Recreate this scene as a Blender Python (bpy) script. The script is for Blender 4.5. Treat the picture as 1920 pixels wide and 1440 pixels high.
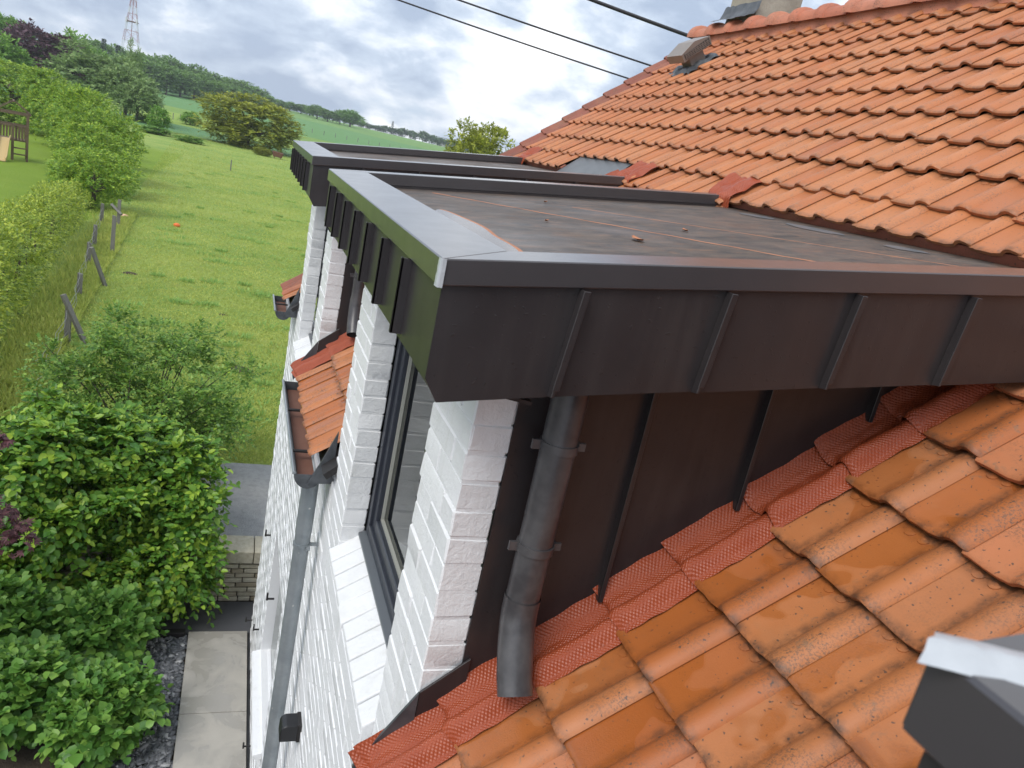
import bpy, math, random
import numpy as np
from mathutils import Matrix, Vector

# ------------------------------------------------------------------ clean
for o in list(bpy.data.objects): bpy.data.objects.remove(o, do_unlink=True)
scene = bpy.context.scene
COL = scene.collection
rng = np.random.default_rng(11)
random.seed(11)

# ------------------------------------------------------------------ camera
cam_d = bpy.data.cameras.new('camera'); cam = bpy.data.objects.new('camera', cam_d); COL.objects.link(cam)
RIGHT = Vector((.9313, -.3026, .2027)); DOWN = Vector((.1004, -.3217, -.9415)); FWD = Vector((.3501, .8972, -.2692))
m = Matrix.Identity(4)
for r in range(3):
    m[r][0] = RIGHT[r]; m[r][1] = -DOWN[r]; m[r][2] = -FWD[r]
cam.matrix_world = m
cam_d.sensor_width = 36; cam_d.lens = 1447.1 / 1920 * 36
cam_d.clip_start = .02; cam_d.clip_end = 6000
cam_d.dof.use_dof = True; cam_d.dof.focus_distance = 3.2; cam_d.dof.aperture_fstop = 11
scene.camera = cam

def project(p):
    p = Vector(p); d = p.dot(FWD)
    if d < .05: return None
    return 960 + 1447.1 * p.dot(RIGHT) / d, 720 + 1447.1 * p.dot(DOWN) / d

# ------------------------------------------------------------------ sun, sky, exposure
SUN_EL, SUN_AZ = math.radians(48), math.radians(236)          # azimuth clockwise from +y
sd = Vector((math.sin(SUN_AZ) * math.cos(SUN_EL), math.cos(SUN_AZ) * math.cos(SUN_EL), math.sin(SUN_EL)))
sl = bpy.data.lights.new('sun', 'SUN'); sl.energy = 1.5; sl.angle = math.radians(32); sl.color = (1, .96, .9)
so = bpy.data.objects.new('sun', sl); COL.objects.link(so)
so.rotation_euler = (-sd).to_track_quat('-Z', 'Y').to_euler(); so.location = (0, 0, 30)

world = bpy.data.worlds.new('World'); scene.world = world; world.use_nodes = True
nt = world.node_tree; nt.nodes.clear()
def N(t, tp, **kw):
    n = t.nodes.new(tp)
    for k, v in kw.items():
        if hasattr(n, k): setattr(n, k, v)
    return n
def ramp(t, fac, stops, interp='LINEAR'):
    r = t.nodes.new('ShaderNodeValToRGB'); r.color_ramp.interpolation = interp
    el = r.color_ramp.elements
    while len(el) < len(stops): el.new(.5)
    for e, (p, c) in zip(el, stops):
        e.position = p; e.color = (c, c, c, 1) if isinstance(c, (int, float)) else (*c, 1)
    t.links.new(fac, r.inputs[0]); return r.outputs[0]
def math_(t, op, a, b=None, c=None):
    n = t.nodes.new('ShaderNodeMath'); n.operation = op
    for i, v in enumerate((a, b, c)):
        if v is None: continue
        if isinstance(v, (int, float)): n.inputs[i].default_value = v
        else: t.links.new(v, n.inputs[i])
    return n.outputs[0]
def mixc(t, fac, a, b, mode='MIX'):
    n = t.nodes.new('ShaderNodeMix'); n.data_type = 'RGBA'; n.blend_type = mode
    for s, v in ((n.inputs[0], fac), (n.inputs[6], a), (n.inputs[7], b)):
        if isinstance(v, (int, float)): s.default_value = v
        elif isinstance(v, tuple): s.default_value = (*v, 1)
        else: t.links.new(v, s)
    return n.outputs[2]
def noise(t, vec, scale, detail=4, rough=.55, dist=0., out=0):
    n = t.nodes.new('ShaderNodeTexNoise'); n.inputs['Scale'].default_value = scale; n.inputs['Detail'].default_value = detail
    n.inputs['Roughness'].default_value = rough; n.inputs['Distortion'].default_value = dist
    if vec is not None: t.links.new(vec, n.inputs['Vector'])
    return n.outputs[out]

def build_world():
    t = nt
    sky = N(t, 'ShaderNodeTexSky', sky_type='NISHITA', sun_disc=False)
    sky.sun_elevation = SUN_EL; sky.sun_rotation = SUN_AZ; sky.air_density = 1.0; sky.dust_density = 1.5
    tc = N(t, 'ShaderNodeTexCoord')
    sep = N(t, 'ShaderNodeSeparateXYZ'); t.links.new(tc.outputs['Generated'], sep.inputs[0])
    den = math_(t, 'ADD', math_(t, 'MAXIMUM', sep.outputs[2], 0.), .42)
    cx = math_(t, 'DIVIDE', sep.outputs[0], den); cy = math_(t, 'DIVIDE', sep.outputs[1], den)
    cmb = N(t, 'ShaderNodeCombineXYZ'); t.links.new(cx, cmb.inputs[0]); t.links.new(cy, cmb.inputs[1])
    mp = N(t, 'ShaderNodeMapping'); mp.inputs['Location'].default_value = (3.1, 1.7, .4)
    t.links.new(cmb.outputs[0], mp.inputs[0]); v = mp.outputs[0]
    big = noise(t, v, .95, 3, .5, .3)
    fine = noise(t, v, 3.0, 9, .58, .25)
    dens = math_(t, 'ADD', math_(t, 'MULTIPLY', big, .55), math_(t, 'MULTIPLY', fine, .45))
    cover = ramp(t, dens, [(.35, 0.), (.44, 1.)])
    mp2 = N(t, 'ShaderNodeMapping'); mp2.inputs['Location'].default_value = (1.3, .4, 1.9)
    t.links.new(cmb.outputs[0], mp2.inputs[0])
    sh = math_(t, 'ADD', math_(t, 'MULTIPLY', noise(t, mp2.outputs[0], 2.0, 3, .5, .2), .60), math_(t, 'MULTIPLY', noise(t, mp2.outputs[0], 6., 9, .58, .15), .40))
    ccol = ramp(t, sh, [(.41, (3.0, 3.65, 4.75)), (.475, (4.3, 5.0, 6.0)), (.53, (6.8, 7.2, 7.8)), (.60, (9.3, 9.4, 9.5))])
    blue = mixc(t, .45, sky.outputs[0], (2.6, 4.6, 8.0))
    c = mixc(t, cover, blue, ccol)
    bg = N(t, 'ShaderNodeBackground'); t.links.new(c, bg.inputs[0]); bg.inputs[1].default_value = .1
    out = N(t, 'ShaderNodeOutputWorld'); t.links.new(bg.outputs[0], out.inputs[0])
build_world()
scene.view_settings.view_transform = 'Standard'; scene.view_settings.look = 'None'
scene.view_settings.gamma = 1; scene.view_settings.use_curve_mapping = False
scene.view_settings.exposure = .72

# ------------------------------------------------------------------ materials
MATS = {}
def mat(name):
    mt = bpy.data.materials.new(name); mt.use_nodes = True
    t = mt.node_tree; t.nodes.clear()
    p = t.nodes.new('ShaderNodeBsdfPrincipled'); o = t.nodes.new('ShaderNodeOutputMaterial')
    t.links.new(p.outputs[0], o.inputs[0]); MATS[name] = mt
    return mt, t, p, o
def setp(t, p, **kw):
    names = dict(col='Base Color', rough='Roughness', metal='Metallic', normal='Normal', spec='Specular IOR Level', coat='Coat Weight', coatr='Coat Roughness')
    for k, v in kw.items():
        s = p.inputs[names[k]]
        if isinstance(v, (int, float)): s.default_value = v
        elif isinstance(v, tuple): s.default_value = (*v, 1)
        else: t.links.new(v, s)
def bump(t, h, strength=.5, dist=.01):
    b = t.nodes.new('ShaderNodeBump'); b.inputs['Strength'].default_value = strength; b.inputs['Distance'].default_value = dist
    t.links.new(h, b.inputs['Height']); return b.outputs[0]
def pos(t): return N(t, 'ShaderNodeNewGeometry').outputs['Position']
def rnd(t): return N(t, 'ShaderNodeObjectInfo').outputs['Random']
def isl(t): return N(t, 'ShaderNodeNewGeometry').outputs['Random Per Island']

def mk_tile(name, a, b, c, joined=False, wet=True):
    mt, t, p, o = mat(name); P = pos(t)
    r = isl(t) if joined else rnd(t)
    base = ramp(t, r, [(0., a), (.3, b), (.62, c), (.9, tuple(x * .9 + .01 for x in c)), (1., (b[0] * .72, b[1] * .62, b[2] * .8))])
    base = mixc(t, ramp(t, noise(t, P, 9, 4), [(.35, 0.), (.7, .35)]), base, tuple(x * .78 for x in b))
    base = mixc(t, ramp(t, noise(t, P, 3.1, 5, .65), [(.55, 0.), (.75, .35)]), base, (.38, .20, .10))
    region = ramp(t, noise(t, P, 6.5, 3, .6), [(.44, 0.), (.62, 1.)])
    speck = ramp(t, noise(t, P, 170, 4, .75), [(.50, 0.), (.56, 1.)])
    dirt = math_(t, 'MULTIPLY', math_(t, 'MULTIPLY', region, speck), .62)
    if wet:
        oc = N(t, 'ShaderNodeTexCoord').outputs['Object']; sp = N(t, 'ShaderNodeSeparateXYZ'); t.links.new(oc, sp.inputs[0])
        roll = ramp(t, math_(t, 'MULTIPLY', sp.outputs[1], 5.), [(.36, 1.), (.46, 0.)])           # the raised roll of the tile
        dirt = math_(t, 'MULTIPLY', dirt, math_(t, 'ADD', .3, math_(t, 'MULTIPLY', roll, .8)))
    base = mixc(t, dirt, base, (.10, .07, .05))
    pts = ramp(t, noise(t, P, 85, 1, .5), [(.70, 0.), (.73, .8)])
    blot = math_(t, 'MULTIPLY', ramp(t, noise(t, P, 38, 5, .7, .4), [(.56, 0.), (.66, .7)]), ramp(t, noise(t, P, 4., 3, .6), [(.48, 0.), (.62, 1.)]))
    base = mixc(t, blot, base, (.20, .125, .075))
    if wet:
        edge = math_(t, 'MAXIMUM', ramp(t, math_(t, 'MULTIPLY', sp.outputs[0], 10.), [(.06, 1.), (.30, 0.)]), ramp(t, math_(t, 'ABSOLUTE', math_(t, 'SUBTRACT', math_(t, 'MULTIPLY', sp.outputs[1], 5.), .45)), [(.02, .8), (.12, 0.)]))
        edge = math_(t, 'MAXIMUM', edge, ramp(t, math_(t, 'MULTIPLY', sp.outputs[0], 4.), [(.86, 0.), (1., 1.)]))
        grime = math_(t, 'MULTIPLY', edge, ramp(t, noise(t, P, 30, 5, .7), [(.36, 0.), (.62, .85)]))
        base = mixc(t, grime, base, (.085, .045, .028))
    base = mixc(t, pts, base, (.07, .05, .04))
    if wet:
        w = ramp(t, noise(t, P, 3.3, 3, .5, .3), [(.49, 0.), (.52, 1.)])
        w = math_(t, 'MULTIPLY', w, math_(t, 'SUBTRACT', 1., roll))
        wz = N(t, 'ShaderNodeSeparateXYZ'); t.links.new(P, wz.inputs[0]); w = math_(t, 'MULTIPLY', w, ramp(t, math_(t, 'ADD', wz.outputs[2], .6), [(.35, 1.), (.62, .0)]))   # the upper slope has dried
        base = mixc(t, ramp(t, math_(t, 'ADD', wz.outputs[2], .6), [(.35, 0.), (.62, .45)]), base, mixc(t, .5, base, (.62, .27, .13)))
        base = mixc(t, math_(t, 'MULTIPLY', w, .5), base, (.31, .088, .017))
        setp(t, p, rough=math_(t, 'SUBTRACT', .50, math_(t, 'MULTIPLY', w, .36)))
    else: setp(t, p, rough=.62)
    setp(t, p, col=base, spec=.42, normal=bump(t, noise(t, P, 230, 4, .65), .3, .002))
mk_tile('tile_clay', (.36, .102, .028), (.42, .136, .040), (.46, .168, .058))
mk_tile('tile_clay_joined', (.42, .138, .055), (.47, .168, .068), (.50, .19, .085), True, False)
mk_tile('tile_ridge', (.40, .13, .075), (.46, .155, .085), (.50, .19, .11), False, False)
mk_tile('tile_verge', (.20, .065, .045), (.25, .08, .05), (.29, .10, .065), False, False)

mt, t, p, o = mat('brick_paint'); P = pos(t)
c = mixc(t, noise(t, P, 14, 4), (.77, .775, .78), (.71, .715, .72))
c = mixc(t, ramp(t, noise(t, P, 3, 5, .65), [(.58, 0.), (.75, .35)]), c, (.60, .60, .56))
mpw = N(t, 'ShaderNodeMapping'); mpw.inputs['Scale'].default_value = (9, 9, .8); t.links.new(P, mpw.inputs[0])
c = mixc(t, ramp(t, noise(t, mpw.outputs[0], 1.6, 5, .65), [(.55, 0.), (.78, .4)]), c, (.52, .51, .46))
hh = math_(t, 'ADD', math_(t, 'MULTIPLY', noise(t, P, 32, 5, .62, .6), 1.), math_(t, 'MULTIPLY', noise(t, P, 120, 3, .6), .3))
setp(t, p, col=c, rough=.5, spec=.4, normal=bump(t, hh, .42, .010))
mt, t, p, o = mat('mortar_paint'); P = pos(t)
setp(t, p, col=mixc(t, noise(t, P, 20, 4), (.76, .765, .77), (.69, .695, .70)), rough=.6, normal=bump(t, noise(t, P, 90, 4), .4, .006))

mt, t, p, o = mat('dark_cladding'); P = pos(t)
drops = ramp(t, noise(t, P, 95, 1, .4), [(.70, 0.), (.735, 1.)])
mpv = N(t, 'ShaderNodeMapping'); mpv.inputs['Scale'].default_value = (16, 16, 1.4); t.links.new(P, mpv.inputs[0]); streak = ramp(t, noise(t, mpv.outputs[0], 1.5, 5, .6), [(.48, 0.), (.72, 1.)])
c = mixc(t, ramp(t, noise(t, P, 5, 4, .6), [(.3, 0.), (.8, 1.)]), (.022, .0185, .0195), (.031, .026, .027))
c = mixc(t, math_(t, 'MULTIPLY', drops, .5), c, (.012, .010, .010)); c = mixc(t, math_(t, 'MULTIPLY', streak, .35), c, (.050, .044, .042))
setp(t, p, coat=.12, coatr=.32, col=c, rough=math_(t, 'ADD', .33, math_(t, 'MULTIPLY', noise(t, P, 7, 4), .12)), spec=.5, normal=bump(t, math_(t, 'ADD', drops, math_(t, 'MULTIPLY', noise(t, P, 3.2, 2), 7.)), .22, .005))
mt, t, p, o = mat('dark_capping'); P = pos(t)
drops = ramp(t, noise(t, P, 70, 1, .4), [(.70, 0.), (.74, 1.)])
setp(t, p, col=mixc(t, noise(t, P, 6, 4), (.044, .040, .042), (.058, .053, .056)), coat=.65, coatr=.17, rough=math_(t, 'ADD', .24, math_(t, 'MULTIPLY', noise(t, P, 9, 5, .6), .16)), spec=.45,
     normal=bump(t, drops, .08, .003))
mt, t, p, o = mat('sealant'); P = pos(t)
setp(t, p, col=mixc(t, noise(t, P, 40, 5, .6), (.52, .54, .56), (.34, .36, .38)), rough=.30, normal=bump(t, noise(t, P, 45, 3, .5), .4, .006))
mt, t, p, o = mat('lead'); P = pos(t)
setp(t, p, col=mixc(t, ramp(t, noise(t, P, 8, 5, .65, .5), [(.35, 0.), (.7, 1.)]), (.055, .06, .068), (.13, .14, .15)), rough=.42, metal=.35, normal=bump(t, noise(t, P, 12, 4), .3, .01))
mt, t, p, o = mat('zinc'); P = pos(t)
c = mixc(t, ramp(t, noise(t, P, 4, 5, .65, .3), [(.35, 0.), (.7, 1.)]), (.22, .25, .265), (.36, .385, .40))
c = mixc(t, ramp(t, noise(t, P, 22, 2, .5), [(.72, 0.), (.74, .7)]), c, (.6, .6, .58))
setp(t, p, col=c, rough=.42, metal=.45, spec=.5)
mt, t, p, o = mat('dark_pipe'); P = pos(t)
setp(t, p, col=mixc(t, ramp(t, noise(t, P, 9, 4, .6), [(.4, 0.), (.75, 1.)]), (.045, .043, .046), (.11, .108, .11)), rough=.33, spec=.55)
mt, t, p, o = mat('black_plastic'); setp(t, p, col=(.012, .012, .014), rough=.4)
mt, t, p, o = mat('black_iron'); setp(t, p, col=(.014, .012, .012), rough=.6)
mt, t, p, o = mat('cable'); setp(t, p, col=(.012, .012, .014), rough=.55)

mt, t, p, o = mat('red_flashing')
uv = N(t, 'ShaderNodeUVMap').outputs[0]; sp = N(t, 'ShaderNodeSeparateXYZ'); t.links.new(uv, sp.inputs[0])
a_ = math_(t, 'SINE', math_(t, 'MULTIPLY', sp.outputs[0], 560.))
b_ = math_(t, 'SINE', math_(t, 'MULTIPLY', sp.outputs[1], 560.))
dia = math_(t, 'MULTIPLY', a_, b_); P = pos(t)
c = mixc(t, noise(t, P, 12, 4, .6), (.27, .046, .016), (.37, .080, .030))
c = mixc(t, ramp(t, noise(t, P, 45, 4, .7), [(.62, 0.), (.72, .35)]), c, (.12, .045, .03))
bb = math_(t, 'ADD', math_(t, 'MULTIPLY', dia, 1.), math_(t, 'MULTIPLY', noise(t, P, 16, 3, .5), 2.2))
setp(t, p, col=c, rough=.38, spec=.42, normal=bump(t, bb, .42, .003))

mt, t, p, o = mat('roof_membrane'); P = pos(t)
mp = N(t, 'ShaderNodeMapping'); mp.inputs['Scale'].default_value = (3., 5.5, 2.); t.links.new(P, mp.inputs[0]); S = mp.outputs[0]
c = mixc(t, ramp(t, noise(t, S, 2.2, 8, .72, .6), [(.36, 0.), (.66, 1.)]), (.030, .026, .024), (.115, .084, .062))
c = mixc(t, ramp(t, noise(t, S, 3.2, 6, .7, .8), [(.52, 0.), (.74, .6)]), c, (.24, .115, .055))
c = mixc(t, ramp(t, noise(t, P, 260, 2, .6), [(.70, 0.), (.74, .6)]), c, (.32, .28, .24))
setp(t, p, col=c, rough=ramp(t, noise(t, P, 2.3, 3), [(.35, .38), (.65, .7)]), normal=bump(t, math_(t, 'ADD', noise(t, S, 7, 6, .7, .5), math_(t, 'MULTIPLY', noise(t, P, 190, 3), .3)), .4, .008))
mt, t, p, o = mat('membrane_grey'); P = pos(t)
setp(t, p, col=mixc(t, noise(t, P, 7, 5, .6), (.07, .078, .085), (.13, .14, .15)), rough=.42)
mt, t, p, o = mat('clay_dust'); P = pos(t)
setp(t, p, col=mixc(t, noise(t, P, 30, 5, .7), (.50, .20, .10), (.32, .15, .08)), rough=.8)
mt, t, p, o = mat('water_film'); setp(t, p, col=(.10, .075, .06), rough=.14, spec=.3)
mt, t, p, o = mat('window_frame'); P = pos(t)
setp(t, p, col=(.028, .032, .043), rough=.36, spec=.5)
mt, t, p, o = mat('window_sill'); setp(t, p, col=(.10, .112, .125), rough=.34, metal=.2)
mt, t, p, o = mat('gasket'); setp(t, p, col=(.30, .30, .27), rough=.5)
mt, t, p, o = mat('glass')
t.nodes.remove(p)
fr = N(t, 'ShaderNodeFresnel'); fr.inputs[0].default_value = 1.75
g = N(t, 'ShaderNodeBsdfGlossy'); g.inputs['Roughness'].default_value = .012; g.inputs['Color'].default_value = (.95, .97, .95, 1)
tr = N(t, 'ShaderNodeBsdfTransparent'); tr.inputs[0].default_value = (.86, .89, .86, 1)
mx = N(t, 'ShaderNodeMixShader'); t.links.new(fr.outputs[0], mx.inputs[0]); t.links.new(tr.outputs[0], mx.inputs[1]); t.links.new(g.outputs[0], mx.inputs[2]); t.links.new(mx.outputs[0], o.inputs[0])
mt, t, p, o = mat('curtain'); setp(t, p, col=(.66, .66, .61), rough=.8)
mt, t, p, o = mat('render_cement'); P = pos(t)
c = mixc(t, ramp(t, noise(t, P, 3.2, 6, .65), [(.3, 0.), (.7, 1.)]), (.22, .19, .145), (.38, .34, .27))
setp(t, p, col=c, rough=.85, normal=bump(t, noise(t, P, 22, 6, .65), .5, .02))
mt, t, p, o = mat('vent_metal'); P = pos(t); setp(t, p, col=mixc(t, noise(t, P, 9, 4), (.18, .15, .13), (.26, .22, .19)), rough=.38, metal=.2)
mt, t, p, o = mat('vent_mesh'); P = pos(t)
vm = math_(t, 'MULTIPLY', 1., 1.)
setp(t, p, col=(.06, .05, .045), rough=.6)

mt, t, p, o = mat('concrete_slab'); P = pos(t)
wet = ramp(t, noise(t, P, 2.4, 4, .6, .6), [(.42, 0.), (.56, 1.)])
c = mixc(t, noise(t, P, 5, 6, .65), (.34, .32, .28), (.45, .42, .37))
c = mixc(t, math_(t, 'MULTIPLY', wet, .55), c, (.24, .225, .20))
setp(t, p, col=c, rough=math_(t, 'SUBTRACT', .62, math_(t, 'MULTIPLY', wet, .48)), spec=.5, normal=bump(t, noise(t, P, 40, 5), .25, .005))
mt, t, p, o = mat('asphalt_light'); P = pos(t)
c = mixc(t, noise(t, P, 130, 3, .7), (.27, .27, .27), (.46, .46, .455))
c = mixc(t, ramp(t, noise(t, P, 1.3, 4), [(.4, 0.), (.7, .5)]), c, (.22, .22, .22)); c = mixc(t, ramp(t, noise(t, P, 14, 6, .7), [(.45, 0.), (.7, .5)]), c, (.17, .17, .165))
setp(t, p, col=c, rough=.8, normal=bump(t, noise(t, P, 90, 3, .7), 1., .02))
mt, t, p, o = mat('asphalt_dark'); P = pos(t)
setp(t, p, col=mixc(t, noise(t, P, 90, 3, .7), (.055, .055, .06), (.10, .10, .105)), rough=.6, normal=bump(t, noise(t, P, 120, 3, .7), .5, .008))
mt, t, p, o = mat('stone_yellow'); P = pos(t)
c = ramp(t, rnd(t), [(0., (.30, .25, .17)), (.5, (.42, .37, .27)), (1., (.50, .46, .36))])
c = mixc(t, ramp(t, noise(t, P, 18, 5, .65), [(.4, 0.), (.75, .6)]), c, (.24, .20, .14))
setp(t, p, col=c, rough=.85, normal=bump(t, noise(t, P, 45, 5, .65), .6, .012))
mt, t, p, o = mat('soil'); P = pos(t)
setp(t, p, col=mixc(t, noise(t, P, 25, 6, .7), (.035, .026, .018), (.10, .075, .05)), rough=.95, normal=bump(t, noise(t, P, 40, 6, .7), 1., .03))
mt, t, p, o = mat('slate_chip'); P = pos(t)
c = ramp(t, isl(t), [(0., (.05, .055, .06)), (.7, (.15, .155, .165)), (.94, (.24, .24, .25)), (1., (.45, .45, .44))])
setp(t, p, col=c, rough=.45, spec=.5)
mt, t, p, o = mat('wood_grey'); P = pos(t)
mp = N(t, 'ShaderNodeMapping'); mp.inputs['Scale'].default_value = (18, 18, 1.5); t.links.new(P, mp.inputs[0])
setp(t, p, col=mixc(t, noise(t, mp.outputs[0], 2, 5, .6), (.10, .095, .085), (.25, .24, .22)), rough=.85)
mt, t, p, o = mat('wood_brown'); P = pos(t)
setp(t, p, col=mixc(t, noise(t, P, 6, 5, .6), (.09, .06, .038), (.19, .135, .085)), rough=.8)
mt, t, p, o = mat('slide_plastic'); setp(t, p, col=(.52, .38, .17), rough=.45)
mt, t, p, o = mat('wire'); setp(t, p, col=(.30, .31, .31), rough=.5, metal=.6)
mt, t, p, o = mat('ball_orange'); setp(t, p, col=(.75, .16, .03), rough=.5)
mt, t, p, o = mat('ball_pale'); setp(t, p, col=(.70, .42, .30), rough=.6)
mt, t, p, o = mat('rust'); P = pos(t); setp(t, p, col=mixc(t, noise(t, P, 5, 4), (.13, .05, .03), (.20, .10, .07)), rough=.8)
mt, t, p, o = mat('mast_red'); setp(t, p, col=(.34, .14, .13), rough=.5)
mt, t, p, o = mat('mast_white'); setp(t, p, col=(.62, .62, .63), rough=.5)
mt, t, p, o = mat('bark'); P = pos(t)
setp(t, p, col=mixc(t, noise(t, P, 14, 5, .7), (.045, .036, .028), (.12, .10, .08)), rough=.9, normal=bump(t, noise(t, P, 30, 4), .6, .02))

def mk_leaf(name, dark, midc, light, rough=.5, transl=.28, bend=.5, joined=True, wn=.3):
    mt, t, p, o = mat(name); P = pos(t)
    r = isl(t) if joined else rnd(t)
    r2 = math_(t, 'ADD', math_(t, 'MULTIPLY', r, 1. - wn), math_(t, 'MULTIPLY', noise(t, P, bend, 4 if wn > .4 else 2, .6), wn))
    c = ramp(t, r2, [(.12, dark), (.5, midc), (.86, light)])
    setp(t, p, col=c, rough=rough, spec=.35)
    tb = N(t, 'ShaderNodeBsdfTranslucent'); t.links.new(mixc(t, .5, c, light), tb.inputs[0])
    mx = N(t, 'ShaderNodeMixShader'); mx.inputs[0].default_value = transl
    t.links.new(p.outputs[0], mx.inputs[1]); t.links.new(tb.outputs[0], mx.inputs[2]); t.links.new(mx.outputs[0], o.inputs[0])
mk_leaf('leaf_shrub', (.04, .125, .02), (.12, .27, .036), (.36, .51, .06), .36, .28, 1.2)
mk_leaf('leaf_shrub_single', (.05, .15, .024), (.11, .25, .034), (.38, .50, .055), .36, .28, 1.2, False)
mk_leaf('leaf_twiggy', (.06, .15, .03), (.13, .27, .045), (.30, .43, .07), .45, .3, 1.)
mk_leaf('leaf_hydrangea', (.055, .15, .03), (.12, .27, .045), (.24, .41, .075), .42, .25, 1.)
mk_leaf('leaf_hydrangea_single', (.06, .16, .03), (.13, .29, .048), (.25, .43, .08), .42, .25, 1., False)
mk_leaf('leaf_maple', (.05, .018, .022), (.10, .035, .042), (.17, .07, .075), .45, .25, 1.)
mk_leaf('leaf_hedge', (.08, .155, .025), (.25, .36, .045), (.58, .63, .09), .45, .3, .5)
mk_leaf('leaf_row', (.055, .14, .022), (.17, .33, .042), (.50, .62, .08), .5, .32, .3)
mk_leaf('leaf_oak', (.08, .19, .035), (.15, .30, .055), (.27, .44, .08), .55, .28, .08)
mk_leaf('leaf_forest', (.075, .16, .04), (.14, .26, .062), (.24, .38, .09), .6, .25, .04)
mk_leaf('leaf_bright', (.07, .19, .025), (.15, .32, .04), (.24, .42, .06), .6, .28, .05)
mk_leaf('leaf_willow', (.11, .19, .065), (.20, .31, .105), (.32, .43, .16), .6, .28, .08)
mk_leaf('leaf_beech', (.055, .028, .04), (.10, .052, .068), (.17, .095, .11), .6, .22, .08)
mk_leaf('leaf_conifer', (.015, .04, .025), (.03, .065, .038), (.05, .09, .05), .7, .1, .05)
mk_leaf('leaf_far', (.06, .125, .04), (.10, .19, .06), (.15, .25, .08), .7, .2, .03)
mk_leaf('leaf_olive', (.13, .17, .025), (.27, .31, .04), (.45, .47, .06), .55, .28, .12)
mk_leaf('grass_blade', (.16, .27, .055), (.38, .46, .10), (.62, .62, .17), .6, .35, .45, True, .62)
mk_leaf('grass_tuft', (.19, .35, .09), (.29, .46, .12), (.40, .55, .16), .6, .35, .2)

# meadow: pasture near, crop strips further out
mt, t, p, o = mat('meadow'); P = pos(t)
c = mixc(t, ramp(t, noise(t, P, .35, 5, .6, .3), [(.36, 0.), (.66, 1.)]), (.20, .32, .07), (.33, .41, .10))
c = mixc(t, ramp(t, noise(t, P, 1.7, 5, .7), [(.5, 0.), (.72, .75)]), c, (.36, .37, .10))
c = mixc(t, ramp(t, noise(t, P, 5., 4, .7), [(.58, 0.), (.72, .8)]), c, (.13, .26, .06))
sp = N(t, 'ShaderNodeSeparateXYZ'); t.links.new(P, sp.inputs[0])
lawn = ramp(t, math_(t, 'ADD', math_(t, 'MULTIPLY', sp.outputs[0], -.05), -.22), [(.02, 0.), (.03, 1.)])
lawnc = mixc(t, noise(t, P, .5, 5, .6), (.16, .27, .028), (.25, .34, .045))
near_y = ramp(t, math_(t, 'MULTIPLY', sp.outputs[1], .01), [(.70, 1.), (.74, 0.)])
c = mixc(t, math_(t, 'MULTIPLY', lawn, near_y), c, lawnc)
q = math_(t, 'MULTIPLY', math_(t, 'ADD', sp.outputs[1], math_(t, 'MULTIPLY', sp.outputs[0], .35)), .002)   # fields ordered by distance
bands = N(t, 'ShaderNodeValToRGB'); bands.color_ramp.interpolation = 'CONSTANT'
els = [(0., (.1, .2, .02)), (.212, (.12, .25, .115)), (.262, (.27, .37, .075)), (.36, (.20, .31, .07)), (.42, (.13, .27, .10)), (.72, (.17, .30, .09))]
while len(bands.color_ramp.elements) < len(els): bands.color_ramp.elements.new(.5)
for e, (pp, cc) in zip(bands.color_ramp.elements, els): e.position = pp; e.color = (*cc, 1)
t.links.new(math_(t, 'ADD', q, math_(t, 'MULTIPLY', noise(t, P, .05, 3), .006)), bands.inputs[0])
fc = mixc(t, ramp(t, noise(t, P, .12, 5, .6), [(.35, 0.), (.7, .35)]), bands.outputs[0], (.13, .22, .05))
isfar = ramp(t, q, [(.209, 0.), (.212, 1.)])
c = mixc(t, isfar, c, fc)
setp(t, p, col=c, rough=.85, spec=.15, normal=bump(t, math_(t, 'ADD', noise(t, P, 9, 5, .75), noise(t, P, 1.3, 3)), .9, .12))

# ------------------------------------------------------------------ builders
WM = {}
def link(name, me, material, parent=None, M=None, smooth=False):
    o = bpy.data.objects.new(name, me); COL.objects.link(o)
    if material is not None and me is not None and not me.materials: me.materials.append(MATS[material])
    M = M.copy() if M is not None else Matrix.Identity(4)
    if smooth and me is not None: me.polygons.foreach_set('use_smooth', [True] * len(me.polygons))
    set_parent(o, parent, M); return o
def set_parent(o, parent, M):
    WM[o.name] = M
    if parent is not None:
        o.parent = parent; o.matrix_parent_inverse = WM[parent.name].inverted()
    o.matrix_basis = M
def tag(o, label=None, cat=None, group=None, kind=None):
    if label: o['label'] = label
    if cat: o['category'] = cat
    if group: o['group'] = group
    if kind: o['kind'] = kind
    return o
def empty(name, loc, label, cat, group=None):
    o = bpy.data.objects.new(name, None); COL.objects.link(o); o.empty_display_size = .2
    set_parent(o, None, Matrix.Translation(loc)); return tag(o, label, cat, group)
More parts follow.
